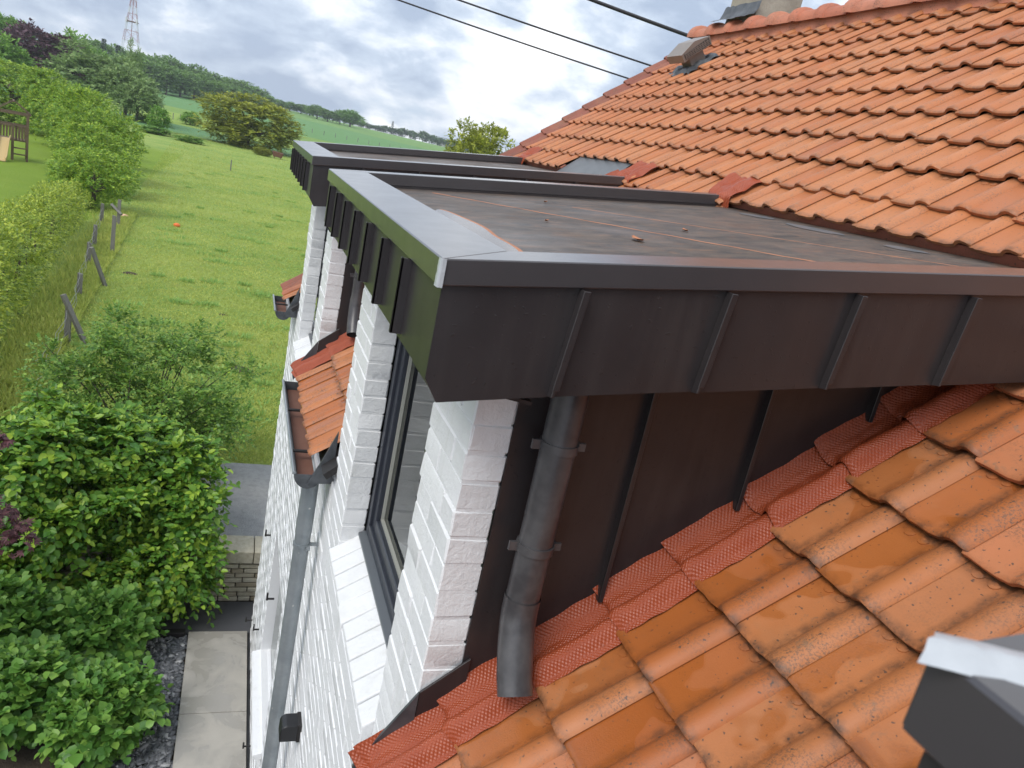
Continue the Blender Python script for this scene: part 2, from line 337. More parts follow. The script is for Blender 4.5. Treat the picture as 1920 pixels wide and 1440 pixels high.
class MB:
    def __init__(s): s.v = []; s.f = []; s.uv = None
    def add(s, vs, fs):
        k = len(s.v); s.v += [tuple(v) for v in vs]; s.f += [tuple(i + k for i in f) for f in fs]; return s
    def box(s, x0, x1, y0, y1, z0, z1):
        return s.add([(x0, y0, z0), (x1, y0, z0), (x1, y1, z0), (x0, y1, z0), (x0, y0, z1), (x1, y0, z1), (x1, y1, z1), (x0, y1, z1)],
                     [(0, 3, 2, 1), (4, 5, 6, 7), (0, 1, 5, 4), (1, 2, 6, 5), (2, 3, 7, 6), (3, 0, 4, 7)])
    def hexa(s, b, t_): return s.add(list(b) + list(t_), [(3, 2, 1, 0), (4, 5, 6, 7), (0, 1, 5, 4), (1, 2, 6, 5), (2, 3, 7, 6), (3, 0, 4, 7)])
    def prism_y(s, prof, y0, y1):                      # prof: (x,z) polygon
        n = len(prof); return s.add([(x, y0, z) for x, z in prof] + [(x, y1, z) for x, z in prof],
            [tuple(range(n)), tuple(range(2 * n - 1, n - 1, -1))] + [(i, i + n, (i + 1) % n + n, (i + 1) % n) for i in range(n)])
    def tube(s, pts, rad, seg=10, cap=True):
        pts = [Vector(p) for p in pts]; n = len(pts); rad = rad if isinstance(rad, (list, tuple)) else [rad] * n
        prev = None; rings = []
        for i, p in enumerate(pts):
            d = (pts[min(i + 1, n - 1)] - pts[max(i - 1, 0)]).normalized()
            a = prev if prev is not None else (Vector((0, 0, 1)) if abs(d.z) < .9 else Vector((1, 0, 0)))
            u_ = (a - d * a.dot(d)).normalized(); w = d.cross(u_); prev = u_
            rings.append([p + (u_ * math.cos(2 * math.pi * k / seg) + w * math.sin(2 * math.pi * k / seg)) * rad[i] for k in range(seg)])
        vs = [q for r in rings for q in r]; fs = []
        for i in range(n - 1):
            for k in range(seg):
                fs.append((i * seg + k, i * seg + (k + 1) % seg, (i + 1) * seg + (k + 1) % seg, (i + 1) * seg + k))
        if cap: fs += [tuple(range(seg - 1, -1, -1)), tuple((n - 1) * seg + k for k in range(seg))]
        return s.add(vs, fs)
    def mesh(s, name='m'):
        me = bpy.data.meshes.new(name); me.from_pydata(s.v, [], s.f); me.update(); return me
    def build(s, name, material, parent=None, smooth=False, bevel=0., M=None):
        me = s.mesh(name)
        import bmesh
        bm = bmesh.new(); bm.from_mesh(me)
        bmesh.ops.recalc_face_normals(bm, faces=bm.faces)
        if bevel: bmesh.ops.bevel(bm, geom=list(bm.edges), offset=bevel, segments=2 if bevel > .004 else 1, profile=.5, affect='EDGES', clamp_overlap=True)
        bm.to_mesh(me); bm.free()
        o = link(name, me, material, parent, M)
        if smooth:
            me.polygons.foreach_set('use_smooth', [True] * len(me.polygons))
            try: me.set_sharp_from_angle(angle=math.radians(40))
            except Exception: pass
        return o
def arr_mesh(name, V, F):
    V = np.ascontiguousarray(V, np.float32); F = np.ascontiguousarray(F, np.int32)
    me = bpy.data.meshes.new(name); me.vertices.add(len(V)); me.vertices.foreach_set('co', V.ravel())
    me.loops.add(F.size); me.loops.foreach_set('vertex_index', F.ravel())
    me.polygons.add(len(F)); me.polygons.foreach_set('loop_start', np.arange(0, F.size, F.shape[1], dtype=np.int32))
    me.update(calc_edges=True); me.validate(); return me

# ------------------------------------------------------------------ constants of the house (metres, camera at the origin)
G = -5.507            # paved court
G2 = -4.86            # meadow and drive, above the retaining wall
FX = .569             # facade plane
ORG = np.array([1.0416, 1.3244, -1.1247]); TH = math.radians(40.0)
RU = np.array([math.cos(TH), 0, math.sin(TH)]); RN = np.array([-math.sin(TH), 0, math.cos(TH)])
TW, TL = .1944, .25
GABLE = 7.69; NEARG = -3.2
RIDGE_X = 4.24
def rz(x): return ORG[2] + math.tan(TH) * (x - ORG[0])
def rp(s_, y, n=0.):                                    # point on roof: s_ metres up the slope from ORG
    return tuple(np.array([ORG[0], 0, ORG[2]]) + RU * s_ + RN * n + np.array([0, y, 0]))
RM = Matrix(((RU[0], 0, RN[0], 0), (0, 1, 0, 0), (RU[2], 0, RN[2], 0), (0, 0, 0, 1)))
def rmat(s_, y, n=0., tilt=0., yaw=0.):
    return Matrix.Translation(rp(s_, y, n)) @ RM @ Matrix.Rotation(yaw, 4, 'Z') @ Matrix.Rotation(tilt, 4, 'Y')

# ------------------------------------------------------------------ ground
def ss(a, b, x): t_ = np.clip((x - a) / (b - a), 0, 1); return t_ * t_ * (3 - 2 * t_)
def ground_z(x, y):
    d = np.hypot(x, y); az = np.degrees(np.arctan2(x, y))
    A = 8.0 - .2 * np.clip(az - 3, 0, 13)
    return G2 + A * ss(115, 560, d) + .035 * np.sin(x * .9 + 1.3 * np.sin(y * .45)) * np.sin(y * .7) * ss(11, 16, y)
def terrain():
    ys = np.concatenate([np.linspace(8.63, 30, 70), np.geomspace(30.4, 3000, 110)])
    az = np.radians(np.linspace(-62, 62, 150)); X = np.tan(az)[None, :] * (ys[:, None] + 4); Y = np.repeat(ys[:, None], len(az), 1)
    V = np.stack([X, Y, ground_z(X, Y)], -1).reshape(-1, 3); n = len(az); i = np.arange(len(ys) - 1)[:, None] * n + np.arange(n - 1)[None, :]
    F = np.stack([i, i + 1, i + n + 1, i + n], -1).reshape(-1, 4)
    tag(link('meadow', arr_mesh('meadow', V, F), 'meadow', smooth=True), kind='structure')
terrain()
tag(MB().add([(-40, -12, G - .03), (12, -12, G - .03), (12, 8.3, G - .03), (-40, 8.3, G - .03)], [(0, 1, 2, 3)]).build('soil_bed', 'soil'), kind='structure')
tag(MB().box(-9, 14, 8.62, 10.75, G2 - .1, G2 + .02).build('driveway', 'asphalt_light', bevel=.004), kind='structure')
tag(MB().box(-4.5, 6, 7.70, 8.3, G - .2, G - .004).build('yard', 'asphalt_dark'), kind='structure')
path = empty('concrete_path', (.25, 6, G), None, None); path['kind'] = 'structure'
ye = 7.69
for k in range(9):
    y1_ = ye - .002; y0_ = (6.42 if k == 0 else ye - 1.27) + .004; ye = y0_ - .004
    MB().box(-.065, .538, y0_, y1_, G - .1, G + .03).build('slab', 'concrete_slab', path, bevel=.005)
MB().box(.545, .575, -3, 7.68, G - .1, G + .012).build('drain_gap', 'black_plastic', path)
tag(MB().box(-6, -.10, 7.62, 7.70, G - .2, G + .06).build('garden_edging', 'black_iron', bevel=.004), 'dark edging board between the planting bed and the asphalt yard', 'edging')

# retaining wall of pale stone
rw = empty('retaining_wall', (.5, 8.4, G), 'low pale yellow stone wall holding up the grey drive', 'wall')
MB().box(-6, 9, 8.335, 8.62, G - .1, -4.965).build('mortar', 'soil', rw)
cz = G; row = 0
stone_me = {}
def stone_mesh(w, h):
    key = (round(w, 2), round(h, 3))
    if key in stone_me: return stone_me[key]
    e = .008; mb = MB().box(0, w, 0, .05, 0, h); me = mb.mesh('stone')
    import bmesh
    bm = bmesh.new(); bm.from_mesh(me); bmesh.ops.bevel(bm, geom=list(bm.edges), offset=e, segments=1, affect='EDGES'); bm.to_mesh(me); bm.free()
    stone_me[key] = me; me.materials.append(MATS['stone_yellow']); return me
while cz < -5.04:
    x = -2.6 - random.random() * .2
    while x < 1.6:
        w = random.choice((.14, .18, .22, .26)); 
        link('stone', stone_mesh(w - .012, .052), None, rw, Matrix.Translation((x, 8.30 + random.uniform(-.006, .008), cz + .005)))
        x += w
    cz += .062; row += 1
x = -2.6
while x < 1.8:
    MB().box(x, x + .44, 8.27, 8.66, -4.985, -4.835).build('coping_stone', 'stone_yellow', rw, bevel=.008); x += .45

# slate chippings beside the path
def slates():
    n = 2600; X = rng.uniform(-.62, -.08, n); Y = rng.uniform(5.2, 7.62, n); V = []; F = []
    for k in range(n):
        a = rng.uniform(0, 6.28); L = rng.uniform(.018, .05); W = L * rng.uniform(.35, .75); h = rng.uniform(.004, .012)
        R_ = Matrix.Rotation(a, 3, 'Z') @ Matrix.Rotation(rng.normal() * .3, 3, 'X') @ Matrix.Rotation(rng.normal() * .3, 3, 'Y')
        z = G - .02 + rng.uniform(0, .03); b = len(V)
        for sx, sy, sz in ((-1, -.7, -1), (.8, -1, -1), (1, .8, -1), (-.7, 1, -1), (-.9, -.6, 1), (.7, -.9, 1), (.9, .7, 1), (-.6, .9, 1)):
            v = R_ @ Vector((sx * L, sy * W, sz * h)); V.append((X[k] + v.x, Y[k] + v.y, z + v.z))
        F += [(b + 4, b + 5, b + 6, b + 7), (b, b + 1, b + 5, b + 4), (b + 1, b + 2, b + 6, b + 5), (b + 2, b + 3, b + 7, b + 6), (b + 3, b, b + 4, b + 7)]
    tag(link('slate_gravel', arr_mesh('slate_gravel', np.array(V), np.array(F)), 'slate_chip'), 'grey slate chippings between hydrangeas and concrete path', 'gravel', kind='stuff')
slates()

# ------------------------------------------------------------------ house
house = empty('brick_house', (2.4, 2.5, G), 'white painted brick house with orange tiled roof and dark metal dormers', 'house')
EAVE_S = -3.03 * TL                                    # nose of the eaves course
# wall body
def facade():
    o = MB()
    t0 = FX + .0035; t1 = .84
    wy0, wy1, wz0, wz1 = 5.0, 6.2, -4.62, -3.42        # ground floor window opening
    top = -1.87
    o.box(t0, t1, NEARG, wy0, G, top); o.box(t0, t1, wy1, GABLE, G, top)
    o.box(t0, t1, wy0, wy1, G, wz0); o.box(t0, t1, wy0, wy1, wz1, top)
    w = o.build('facade_wall', 'mortar_paint', house)
    return w
facade_wall = facade()
MB().prism_y([(.83, G), (7.9, G), (7.9, -1.62), (4.30, rz(4.30) - .12), (.83, rz(.83) - .12)], 7.45, GABLE - .01).build('gable_wall', 'mortar_paint', house)
MB().prism_y([(.83, G), (7.9, G), (7.9, -1.62), (4.30, rz(4.30) - .12), (.83, rz(.83) - .12)], NEARG + .01, NEARG + .25).build('gable_wall', 'mortar_paint', house)
MB().box(7.62, 7.9, NEARG + .25, 7.45, G, -1.62).build('rear_wall', 'mortar_paint', house)
gw = MB().box(.66, .70, 5.0, 6.2, -4.62, -3.42).build('window', 'window_frame', house)
MB().box(.652, .658, 5.07, 6.13, -4.55, -3.49).build('pane', 'glass', gw)
MB().hexa([(.50, 4.97, -4.70), (.66, 4.97, -4.70), (.66, 6.23, -4.70), (.50, 6.23, -4.70)], [(.50, 4.97, -4.655), (.66, 4.97, -4.61), (.66, 6.23, -4.61), (.50, 6.23, -4.655)]).build('sill', 'brick_paint', gw, bevel=.004)

# ---- bricks
CH, BL = .0778, .222
brick_meshes = {}
def brick_mesh(w, depth, var):                          # local: x 0..depth inward, y 0..w, z 0..h
    key = (round(w, 3), round(depth, 3), var)
    if key in brick_meshes: return brick_meshes[key]
    h = CH - .005; e = .0045; r_ = random.Random(hash(key) % 1000 + var)
    import bmesh
    me = MB().box(0, depth, 0, w - .005, 0, h).mesh('brick'); bm = bmesh.new(); bm.from_mesh(me)
    bmesh.ops.recalc_face_normals(bm, faces=bm.faces)
    bmesh.ops.bevel(bm, geom=list(bm.edges), offset=e, segments=1, affect='EDGES')
    for v in bm.verts: v.co += Vector((r_.uniform(-.0022, .0022), r_.uniform(-.0022, .0022), r_.uniform(-.002, .002)))
    bm.to_mesh(me); bm.free(); me.materials.append(MATS['brick_paint'])
    me.polygons.foreach_set('use_smooth', [True] * len(me.polygons)); me.set_sharp_from_angle(angle=math.radians(28))
    brick_meshes[key] = me; return me
SILLS = [(dy + .239 + .378, dy + 2.388 - .225 - .425) for dy in (.255 - 2.388, 1.418, 4.853)]
BR = []                                                 # (owner, w, depth, x, y, z)
def course_fill(owner, y0, y1, z0, z1, depth, xoff=0., hole=None):
    k0 = math.floor((z0 - G) / CH + .001); z = G + k0 * CH
    while z + CH <= z1 + .02:
        if z >= z0 - .02:
            odd = int(round((z - G) / CH)) % 2
            segs = [(y0, y1)]
            if hole and z + CH * .5 > hole[2] and z + CH * .5 < hole[3]: segs = [(y0, hole[0]), (hole[1], y1)]
            for a, b in segs:
                y = a; first = True
                while y < b - .03:
                    w = BL * (.5 if (first and odd) else 1); first = False
                    if b - (y + w) < .05: w = b - y
                    w = min(w, b - y)
                    if not (owner == 'facade' and z + CH > -1.90 and any(q - .385 < y + w / 2 < q2 + .435 for q, q2 in SILLS)): BR.append((owner, w, depth, FX + xoff + rng.uniform(-.0025, .0025), y, z))
                    y += w
        z += CH
course_fill('facade', .6, GABLE, G, -1.70, .03, 0., (5.0, 6.2, -4.62, -3.42))

# ---- dormers
DW = 2.388; CAPF = .363; CAPZ = -.1953; TA = math.tan(math.radians(7.417))
def capz(x, dz=0.): return CAPZ + dz + TA * (x - CAPF)
ROOFEND = 2.46
def dormer(y0, name_label, near_detail=True, c1=True):
    yn, yf = y0, y0 + DW; cn, cf = yn + .239, yf - .225    # cheek planes
    x0, x1 = CAPF, 2.62
    d = MB().hexa([(x0 + .02, yn + .10, capz(x0 + .02, -.11)), (x1 + .25, yn + .10, capz(x1 + .25, -.11)), (x1 + .25, yf - .10, capz(x1 + .25, -.11)), (x0 + .02, yf - .10, capz(x0 + .02, -.11))],
                  [(x0 + .02, yn + .10, capz(x0 + .02, -.062)), (x1 + .25, yn + .10, capz(x1 + .25, -.062)), (x1 + .25, yf - .10, capz(x1 + .25, -.062)), (x0 + .02, yf - .10, capz(x0 + .02, -.062))]).build('dormer', 'roof_membrane', house)
    d['label'] = name_label
    H = .053; WF, WS = .165, .118
    xe = 2.478
    def capq(q4, nm='capping'):
        MB().hexa([(x, y, capz(x, -H)) for x, y in q4], [(x, y, capz(x)) for x, y in q4]).build(nm, 'dark_capping', d, bevel=.0025)
    e_ = .0006
    capq([(x0, yn + e_), (x0 + WF, yn + WS + e_), (x0 + WF, yf - WS - e_), (x0, yf - e_)])
    for yA, yB in ((yn, yn + WS), (yf - WS, yf)):
        if yA == yn: capq([(x0 + .0005, yA), (xe, yA), (xe, yB), (x0 + WF + .0005, yB)])
        else: capq([(x0 + WF + .0005, yA), (xe, yA), (xe, yB), (x0 + .0005, yB)])
        # inner upstand below the cap
        yi = yB - .012 if yA == yn else yA + .012 - .02
        MB().hexa([(x0 + WF, yi, capz(x0 + WF, -.11)), (xe, yi, capz(xe, -.11)), (xe, yi + .008, capz(xe, -.11)), (x0 + WF, yi + .008, capz(x0 + WF, -.11))],
                  [(x0 + WF, yi, capz(x0 + WF, -H)), (xe, yi, capz(xe, -H)), (xe, yi + .008, capz(xe, -H)), (x0 + WF, yi + .008, capz(x0 + WF, -H))]).build('upstand', 'dark_cladding', d)
    # front fascia panels between standing seams
    zb = -.438; zt = CAPZ - .03; ins = .011
    nf = 8; ys_ = [yn + ins + (yf - yn - 2 * ins) * k / nf for k in range(nf + 1)]
    for k in range(nf):
        MB().hexa([(x0 + ins, ys_[k] + .001, zb), (x0 + ins + .012, ys_[k] + .001, zb), (x0 + ins + .012, ys_[k + 1] - .001, zb), (x0 + ins, ys_[k + 1] - .001, zb)],
                  [(x0 + ins, ys_[k] + .001, zt), (x0 + ins + .012, ys_[k] + .001, zt), (x0 + ins + .012, ys_[k + 1] - .001, zt), (x0 + ins, ys_[k + 1] - .001, zt)]).build('fascia_panel', 'dark_cladding', d)
        if k:
            MB().box(x0 + ins - .026, x0 + ins + .004, ys_[k] - .0035, ys_[k] + .0035, zb + .012, zt - .024).box(x0 + ins - .026, x0 + ins - .019, ys_[k] - .0035, ys_[k] + .010, zb + .012, zt - .024).build('seam', 'dark_cladding', d, bevel=.0015)
    # soffit, sloping from fascia foot back to the wall
    MB().hexa([(x0 + ins + .013, yn + .03, zb - .004), (FX + .05, yn + .03, zb - .040), (FX + .05, yf - .03, zb - .040), (x0 + ins + .013, yf - .03, zb - .004)],
              [(x0 + ins + .013, yn + .03, zb + .004), (FX + .05, yn + .03, zb - .032), (FX + .05, yf - .03, zb - .032), (x0 + ins + .013, yf - .03, zb + .004)]).build('soffit', 'dark_cladding', d)
    # side fascias
    fdrop = .29
    def sz(x): return capz(x, -fdrop)
    seams = [.663, 1.006, 1.350, 1.692, 2.035]
    for side, yy in ((-1, yn + ins), (1, yf - ins)):
        ya, yb = (yy, yy + .012) if side < 0 else (yy - .012, yy)
        ed = [x0 + ins] + seams + [2.46]
        for k in range(len(ed) - 1):
            a, b = ed[k] + .0008, ed[k + 1] - .0008; sh = .020
            if k == 0:
                prof = [(a, zb), (a + .03, sz(a) - .001), (b - sh, sz(b - sh)), (b, capz(b, -.03)), (a, capz(a, -.03))]
            else: prof = [(a - sh, sz(a - sh)), (b - sh if k < len(ed) - 2 else b, sz(b)), (b, capz(b, -.03)), (a, capz(a, -.03))]
            MB().prism_y(prof, ya, yb).build('fascia_panel', 'dark_cladding', d)
        for xs in seams:
            o_ = side * .024; y_a = yy; y_b = yy + o_
            lo, hi = min(y_a, y_b), max(y_a, y_b)
            za, zt_ = sz(xs - .02) + .006, capz(xs, -.056)
            if side < 0:
                MB().hexa([(xs - .02 - .0035, lo, za), (xs - .02 + .0035, lo, za), (xs - .02 + .0035, hi, za - .004), (xs - .02 - .0035, hi, za - .004)],
                          [(xs - .0035, lo, zt_), (xs + .0035, lo, zt_), (xs + .0035, hi, zt_), (xs - .0035, hi, zt_)]).hexa(
                          [(xs - .02 - .0036, lo - .0005, za + .014), (xs - .02 + .012, lo - .0005, za + .014), (xs - .02 + .012, lo + .006, za + .014), (xs - .02 - .0036, lo + .006, za + .014)],
                          [(xs - .0036, lo - .0005, zt_), (xs + .012, lo - .0005, zt_), (xs + .012, lo + .006, zt_), (xs - .0036, lo + .006, zt_)]).build('seam', 'dark_cladding', d, bevel=.0012)
    # side soffits
    for ya, yb in ((yn + ins + .012, cn + .02), (cf - .02, yf - ins - .012)):
        MB().hexa([(x0 + .04, ya, sz(x0 + .04) + .004), (2.40, ya, sz(2.40) + .004), (2.40, yb, sz(2.40) + .004), (x0 + .04, yb, sz(x0 + .04) + .004)],
                  [(x0 + .04, ya, sz(x0 + .04) + .012), (2.40, ya, sz(2.40) + .012), (2.40, yb, sz(2.40) + .012), (x0 + .04, yb, sz(x0 + .04) + .012)]).build('soffit', 'dark_cladding', d)
    # cheeks
    cs = [FX + .107, 1.023, 1.376, 1.733, 2.09, 2.42]
    for side, yy in ((-1, cn), (1, cf)):
        ya, yb = (yy, yy + .012) if side < 0 else (yy - .012, yy)
        for k in range(len(cs) - 1):
            a, b = cs[k] + (.0008 if k else 0), cs[k + 1] - .0008
            MB().prism_y([(a, rz(a) - .06), (b, rz(b) - .06), (b, sz(b) + .03), (a, sz(a) + .03)], ya, yb).build('cheek_panel', 'dark_cladding', d)
        if side < 0:
            for xs in cs[1:-1]:
                zl = rz(xs) + .055
                if sz(xs) - zl > .02:
                    MB().box(xs - .003, xs + .003, yy - .024, yy + .002, zl, sz(xs) + .01).box(xs - .003, xs + .011, yy - .0245, yy - .019, zl, sz(xs) + .01).build('seam', 'dark_cladding', d, bevel=.0012)
    # lower apron at the pier foot
    MB().hexa([(FX + .002, cn - .010, -1.452), (FX + .125, cn - .010, rz(FX + .125) - .02), (FX + .125, cn - .003, rz(FX + .125) - .02), (FX + .002, cn - .003, -1.452)],
              [(FX + .002, cn - .010, -1.372), (FX + .125, cn - .010, -1.270), (FX + .125, cn - .003, -1.270), (FX + .002, cn - .003, -1.372)]).build('apron', 'dark_cladding', d, bevel=.001)
    # lead upstand running down over the eaves, outside the facade
    MB().hexa([(.44, cn - .012, -1.66), (FX + .0, cn - .012, -1.47), (FX + .0, cn - .004, -1.47), (.44, cn - .004, -1.66)],
              [(.425, cn - .012, -1.60), (FX + .0, cn - .012, -1.372), (FX + .0, cn - .004, -1.372), (.425, cn - .004, -1.60)]).build('lead_strip', 'lead', d)
    # front brick wall with window opening
    oy0, oy1 = cn + .378, cf - .425
    MB().box(FX + .004, FX + .10, cn + .004, oy0 - .004, -1.90, -.45).box(FX + .004, FX + .10, oy1 + .004, cf - .004, -1.90, -.45).box(FX + .02, FX + .10, oy0 - .004, oy1 + .004, -.50, -.455).build('wall_core', 'mortar_paint', d)
    keep = len(BR)
    course_fill(d, cn, cf, -1.93, -.46, .106, 0., (oy0, oy1, -2.1, -.40))
    # brick-on-edge sill
    nsl = 10
    for k in range(nsl):
        ya = oy0 + .0 + (oy1 + .015 - oy0) * k / nsl; yb = ya + (oy1 + .015 - oy0) / nsl - .004; j = random.uniform(-.005, .005)
        MB().hexa([(.530 + j, ya, -1.93), (.675, ya, -1.93), (.675, yb, -1.93), (.530 + j, yb, -1.93)], [(.530 + j, ya, -1.822 + j), (.675, ya, -1.732 + j * .6), (.675, yb, -1.732 - j * .6), (.530 + j, yb, -1.822 - j)]).build('sill_brick', 'brick_paint', d, bevel=.006)
    MB().box(.53, .66, oy0 + .004, oy1 + .008, -1.926, -1.85).build('sill_mortar', 'mortar_paint', d)
    # window
    wn = MB()
    fz0, fz1 = -1.715, -.47; fd0, fd1 = .680, .745; fw = .055
    wn.box(fd0, fd1, oy0, oy0 + fw, fz0, fz1).box(fd0, fd1, oy1 - fw, oy1, fz0, fz1).box(fd0, fd1, oy0 + fw, oy1 - fw, fz0, fz0 + fw).box(fd0, fd1, oy0 + fw, oy1 - fw, fz1 - fw, fz1)
    w = wn.build('window', 'window_frame', house, bevel=.003)
    s2 = MB(); a, b = oy0 + fw - .004, oy1 - fw + .004; z0_, z1_ = fz0 + fw - .004, fz1 - fw + .004; sw = .058; q0, q1 = .694, .752
    s2.box(q0, q1, a, a + sw, z0_, z1_).box(q0, q1, b - sw, b, z0_, z1_).box(q0, q1, a + sw, b - sw, z0_, z0_ + sw).box(q0, q1, a + sw, b - sw, z1_ - sw, z1_)
    s2.build('sash', 'window_frame', w, bevel=.004)
    a += sw; b -= sw; z0_ += sw; z1_ -= sw
    gk = MB(); gk.box(.715, .728, a, a + .012, z0_, z1_).box(.715, .728, b - .012, b, z0_, z1_).box(.715, .728, a + .012, b - .012, z0_, z0_ + .012); gk.build('gasket', 'gasket', w)
    MB().box(.729, .731, a, b, z0_, z1_).build('pane', 'glass', w)
    MB().box(.86, .87, oy0 - .1, oy1 + .1, fz0 - .1, fz1 + .05).build('curtain', 'curtain', w)
    MB().hexa([(.648, oy0 + .004, -1.738), (.70, oy0 + .004, -1.726), (.70, oy1 - .004, -1.726), (.648, oy1 - .004, -1.738)],
              [(.648, oy0 + .004, -1.724), (.70, oy0 + .004, -1.708), (.70, oy1 - .004, -1.708), (.648, oy1 - .004, -1.724)]).build('metal_sill', 'window_sill', w, bevel=.002)
    if near_detail:
        # rainwater pipe on the near cheek
        px, py = .772, cn - .068
        pm = MB().tube([(px, py, sz(px) + .02), (px, py, -1.045)], .0445, 20).build('dormer_downpipe', 'dark_pipe', d, True)
        shoe = MB(); pts = [(px, py, -1.035), (px, py, -1.075), (px - .002, py - .010, -1.11), (px - .004, py - .036, -1.165), (px - .006, py - .072, -1.225), (px - .006, py - .10, -1.262)]
        shoe.tube(pts, [.0475, .0475, .047, .047, .046, .045], 20, False).build('pipe_shoe', 'dark_pipe', d, True)
        for zc in (-.618, -.892):
            c_ = MB().tube([(px, py, zc - .011), (px, py, zc + .011)], .0490, 20)
            c_.box(px + .046, px + .070, py - .004, py + .004, zc - .010, zc + .010).box(px - .070, px - .046, py - .004, py + .004, zc - .012, zc + .012).box(px + .056, px + .064, py, cn, zc - .005, zc + .005)
            c_.build('pipe_clamp', 'dark_pipe', d, True)
        red_flashing(d, cn)
    return d

def tile_profile(v):
    """height of the tile surface across its width, v in 0..TW"""
    if v < .082:
        q_ = v / .082; return .0285 * math.sin(math.pi * min(max(q_ * .966 + .034, 0.), 1.)) ** .62 - .002 * (1 - q_)
    q_ = (v - .082) / (TW - .082); return .0015 + .003 * q_ ** 3 - .0025 * math.sin(math.pi * q_)
def red_flashing(d, cn):
    # embossed sheet dressed over the roll next to the cheek, one piece for each course
    r_ = random.Random(int(cn * 1000))
    s_top = (2.44 - ORG[0]) / math.cos(TH); s0 = EAVE_S - .01; k = 0
    j0 = math.floor(s0 / TL); edges = [s0] + [j * TL + r_.uniform(-.02, .02) for j in range(j0 + 1, math.ceil(s_top / TL))] + [s_top]
    for a, b in zip(edges[:-1], edges[1:]):
        nu, nv = 26, 26; V = []; F = []; UV = []
        L_ = b - a + .03; ph = r_.uniform(0, 6)
        for i in range(nu + 1):
            su = i / nu * L_
            tilt = .024 * (1 - su / L_) + .004; nose = -.012 * max(0, 1 - su / .022) ** 2
            for j in range(nv + 1):
                w = j / nv                              # 0 at cheek .. 1 outer edge
                yy = cn - .001 - w * .152
                outer = .003 * math.sin(su * 21 + ph) + .001 * math.sin(su * 91 + ph * 2)
                if w < .16: h = .052 - .034 * (w / .16) ** .8
                elif w < .45: q_ = (w - .16) / .29; h = .018 - .014 * math.sin(math.pi * q_ * .5 + 0) + .002 * math.sin(9 * q_ + ph)
                elif w < .90: q_ = (w - .45) / .45; h = .004 + .034 * math.sin(math.pi * q_) ** .85
                else: q_ = (w - .9) / .1; h = .004 - .006 * q_
                h += .0022 * math.sin(su * 31 + w * 9 + ph) + .0012 * math.sin(su * 67 - w * 14 + ph) + nose * (1 if w > .14 else .4)
                V.append(rp(a + su - (.006 * math.sin(w * 7 + ph) if i == 0 else 0), yy + (outer if w > .95 else 0), h + tilt)); UV.append((su + a, w * .2))
        n = nv + 1
        for i in range(nu):
            for j in range(nv): F.append((i * n + j, i * n + j + 1, (i + 1) * n + j + 1, (i + 1) * n + j))
        me = bpy.data.meshes.new('flashing_sheet'); me.from_pydata(V, [], F); uvl = me.uv_layers.new(name='UVMap')
        for lp in me.loops: uvl.data[lp.index].uv = UV[lp.vertex_index]
        link('flashing_sheet', me, 'red_flashing', d, smooth=True)

DY = (.255 - DW, 1.418, 4.853)
dorm0 = dormer(DY[0], 'nearest dormer, only its dark capped corner showing', False)
dorm1 = dormer(DY[1], 'large dormer in front with brown felt roof and white brick piers')
dorm2 = dormer(DY[2], 'smaller looking dormer behind the front one')

# sealant on the mitre joints of the capping
def sealant_strip(d, y, flip, seed, top=True, side=True):
    r_ = random.Random(seed); V = []; F = []; n = 16
    for i in range(n + 1):
        q_ = i / n; x = CAPF - .002 + q_ * .165; yy = y + flip * q_ * .118
        for j, off in enumerate((-.020, -.010, .0, .010, .020)):
            hh = .0035 + .0022 * r_.random() - .0035 * abs(j - 2) / 2
            V.append((x + off * .8 + r_.uniform(-.002, .002), yy - flip * off * .8 * .6, capz(x + off * .8, hh if j in (1, 2, 3) else -.0005)))
    for i in range(n if top else 0):
        for j in range(4): F.append((i * 5 + j, i * 5 + j + 1, (i + 1) * 5 + j + 1, (i + 1) * 5 + j))
    # smear over the vertical corner
    b = len(V)
    for i in range(7):
        z = CAPZ + .001 - i / 6 * .056
        for j in range(6):
            q_ = (j - 2) / 2.5
            if q_ < 0: V.append((CAPF - .0025 - .0008 * r_.random(), y + flip * (-q_) * .020 * (1 + .4 * r_.random()) - flip * .001, z))
            else: V.append((CAPF - .001 + q_ * .008, y - flip * (.0025 + .0006 * r_.random()), z))
    for i in range(6 if side else 0):
        for j in range(5): F.append((b + i * 6 + j, b + i * 6 + j + 1, b + (i + 1) * 6 + j + 1, b + (i + 1) * 6 + j))
    me = bpy.data.meshes.new('sealant'); me.from_pydata(V, [], F); link('sealant', me, 'sealant', d, smooth=True)
sealant_strip(dorm0, DY[0] + DW, -1, 3, True, False)
sealant_strip(dorm1, DY[1], 1, 4, False, True)

# water standing in the corner of the front flat roof, with clay silt round it
def blob_sheet(name, pts, z_off, material, parent, thick=.0, kind=None):
    V = [(x, y, capz(x, z_off)) for x, y in pts]; me = bpy.data.meshes.new(name); me.from_pydata(V, [], [tuple(range(len(V)))]); me.update()
    return link(name, me, material, parent)
def wobble(cx, cy, rx, ry, n, seed, amp=.15):
    r_ = random.Random(seed); p1, p2, p3 = (r_.uniform(0, 6) for _ in range(3)); out = []
    for k in range(n):
        a = 2 * math.pi * k / n; q_ = 1 + amp * math.sin(2 * a + p1) + amp * .7 * math.sin(3 * a + p2) + amp * .5 * math.sin(7 * a + p3); out.append((cx + rx * q_ * math.cos(a), cy + ry * q_ * math.sin(a)))
    return out
blob_sheet('silt', wobble(.655, 2.30, .075, .52, 64, 2, .10), -.0605, 'clay_dust', dorm1)
blob_sheet('puddle', wobble(.648, 2.30, .068, .50, 64, 2, .10), -.0590, 'water_film', dorm1)
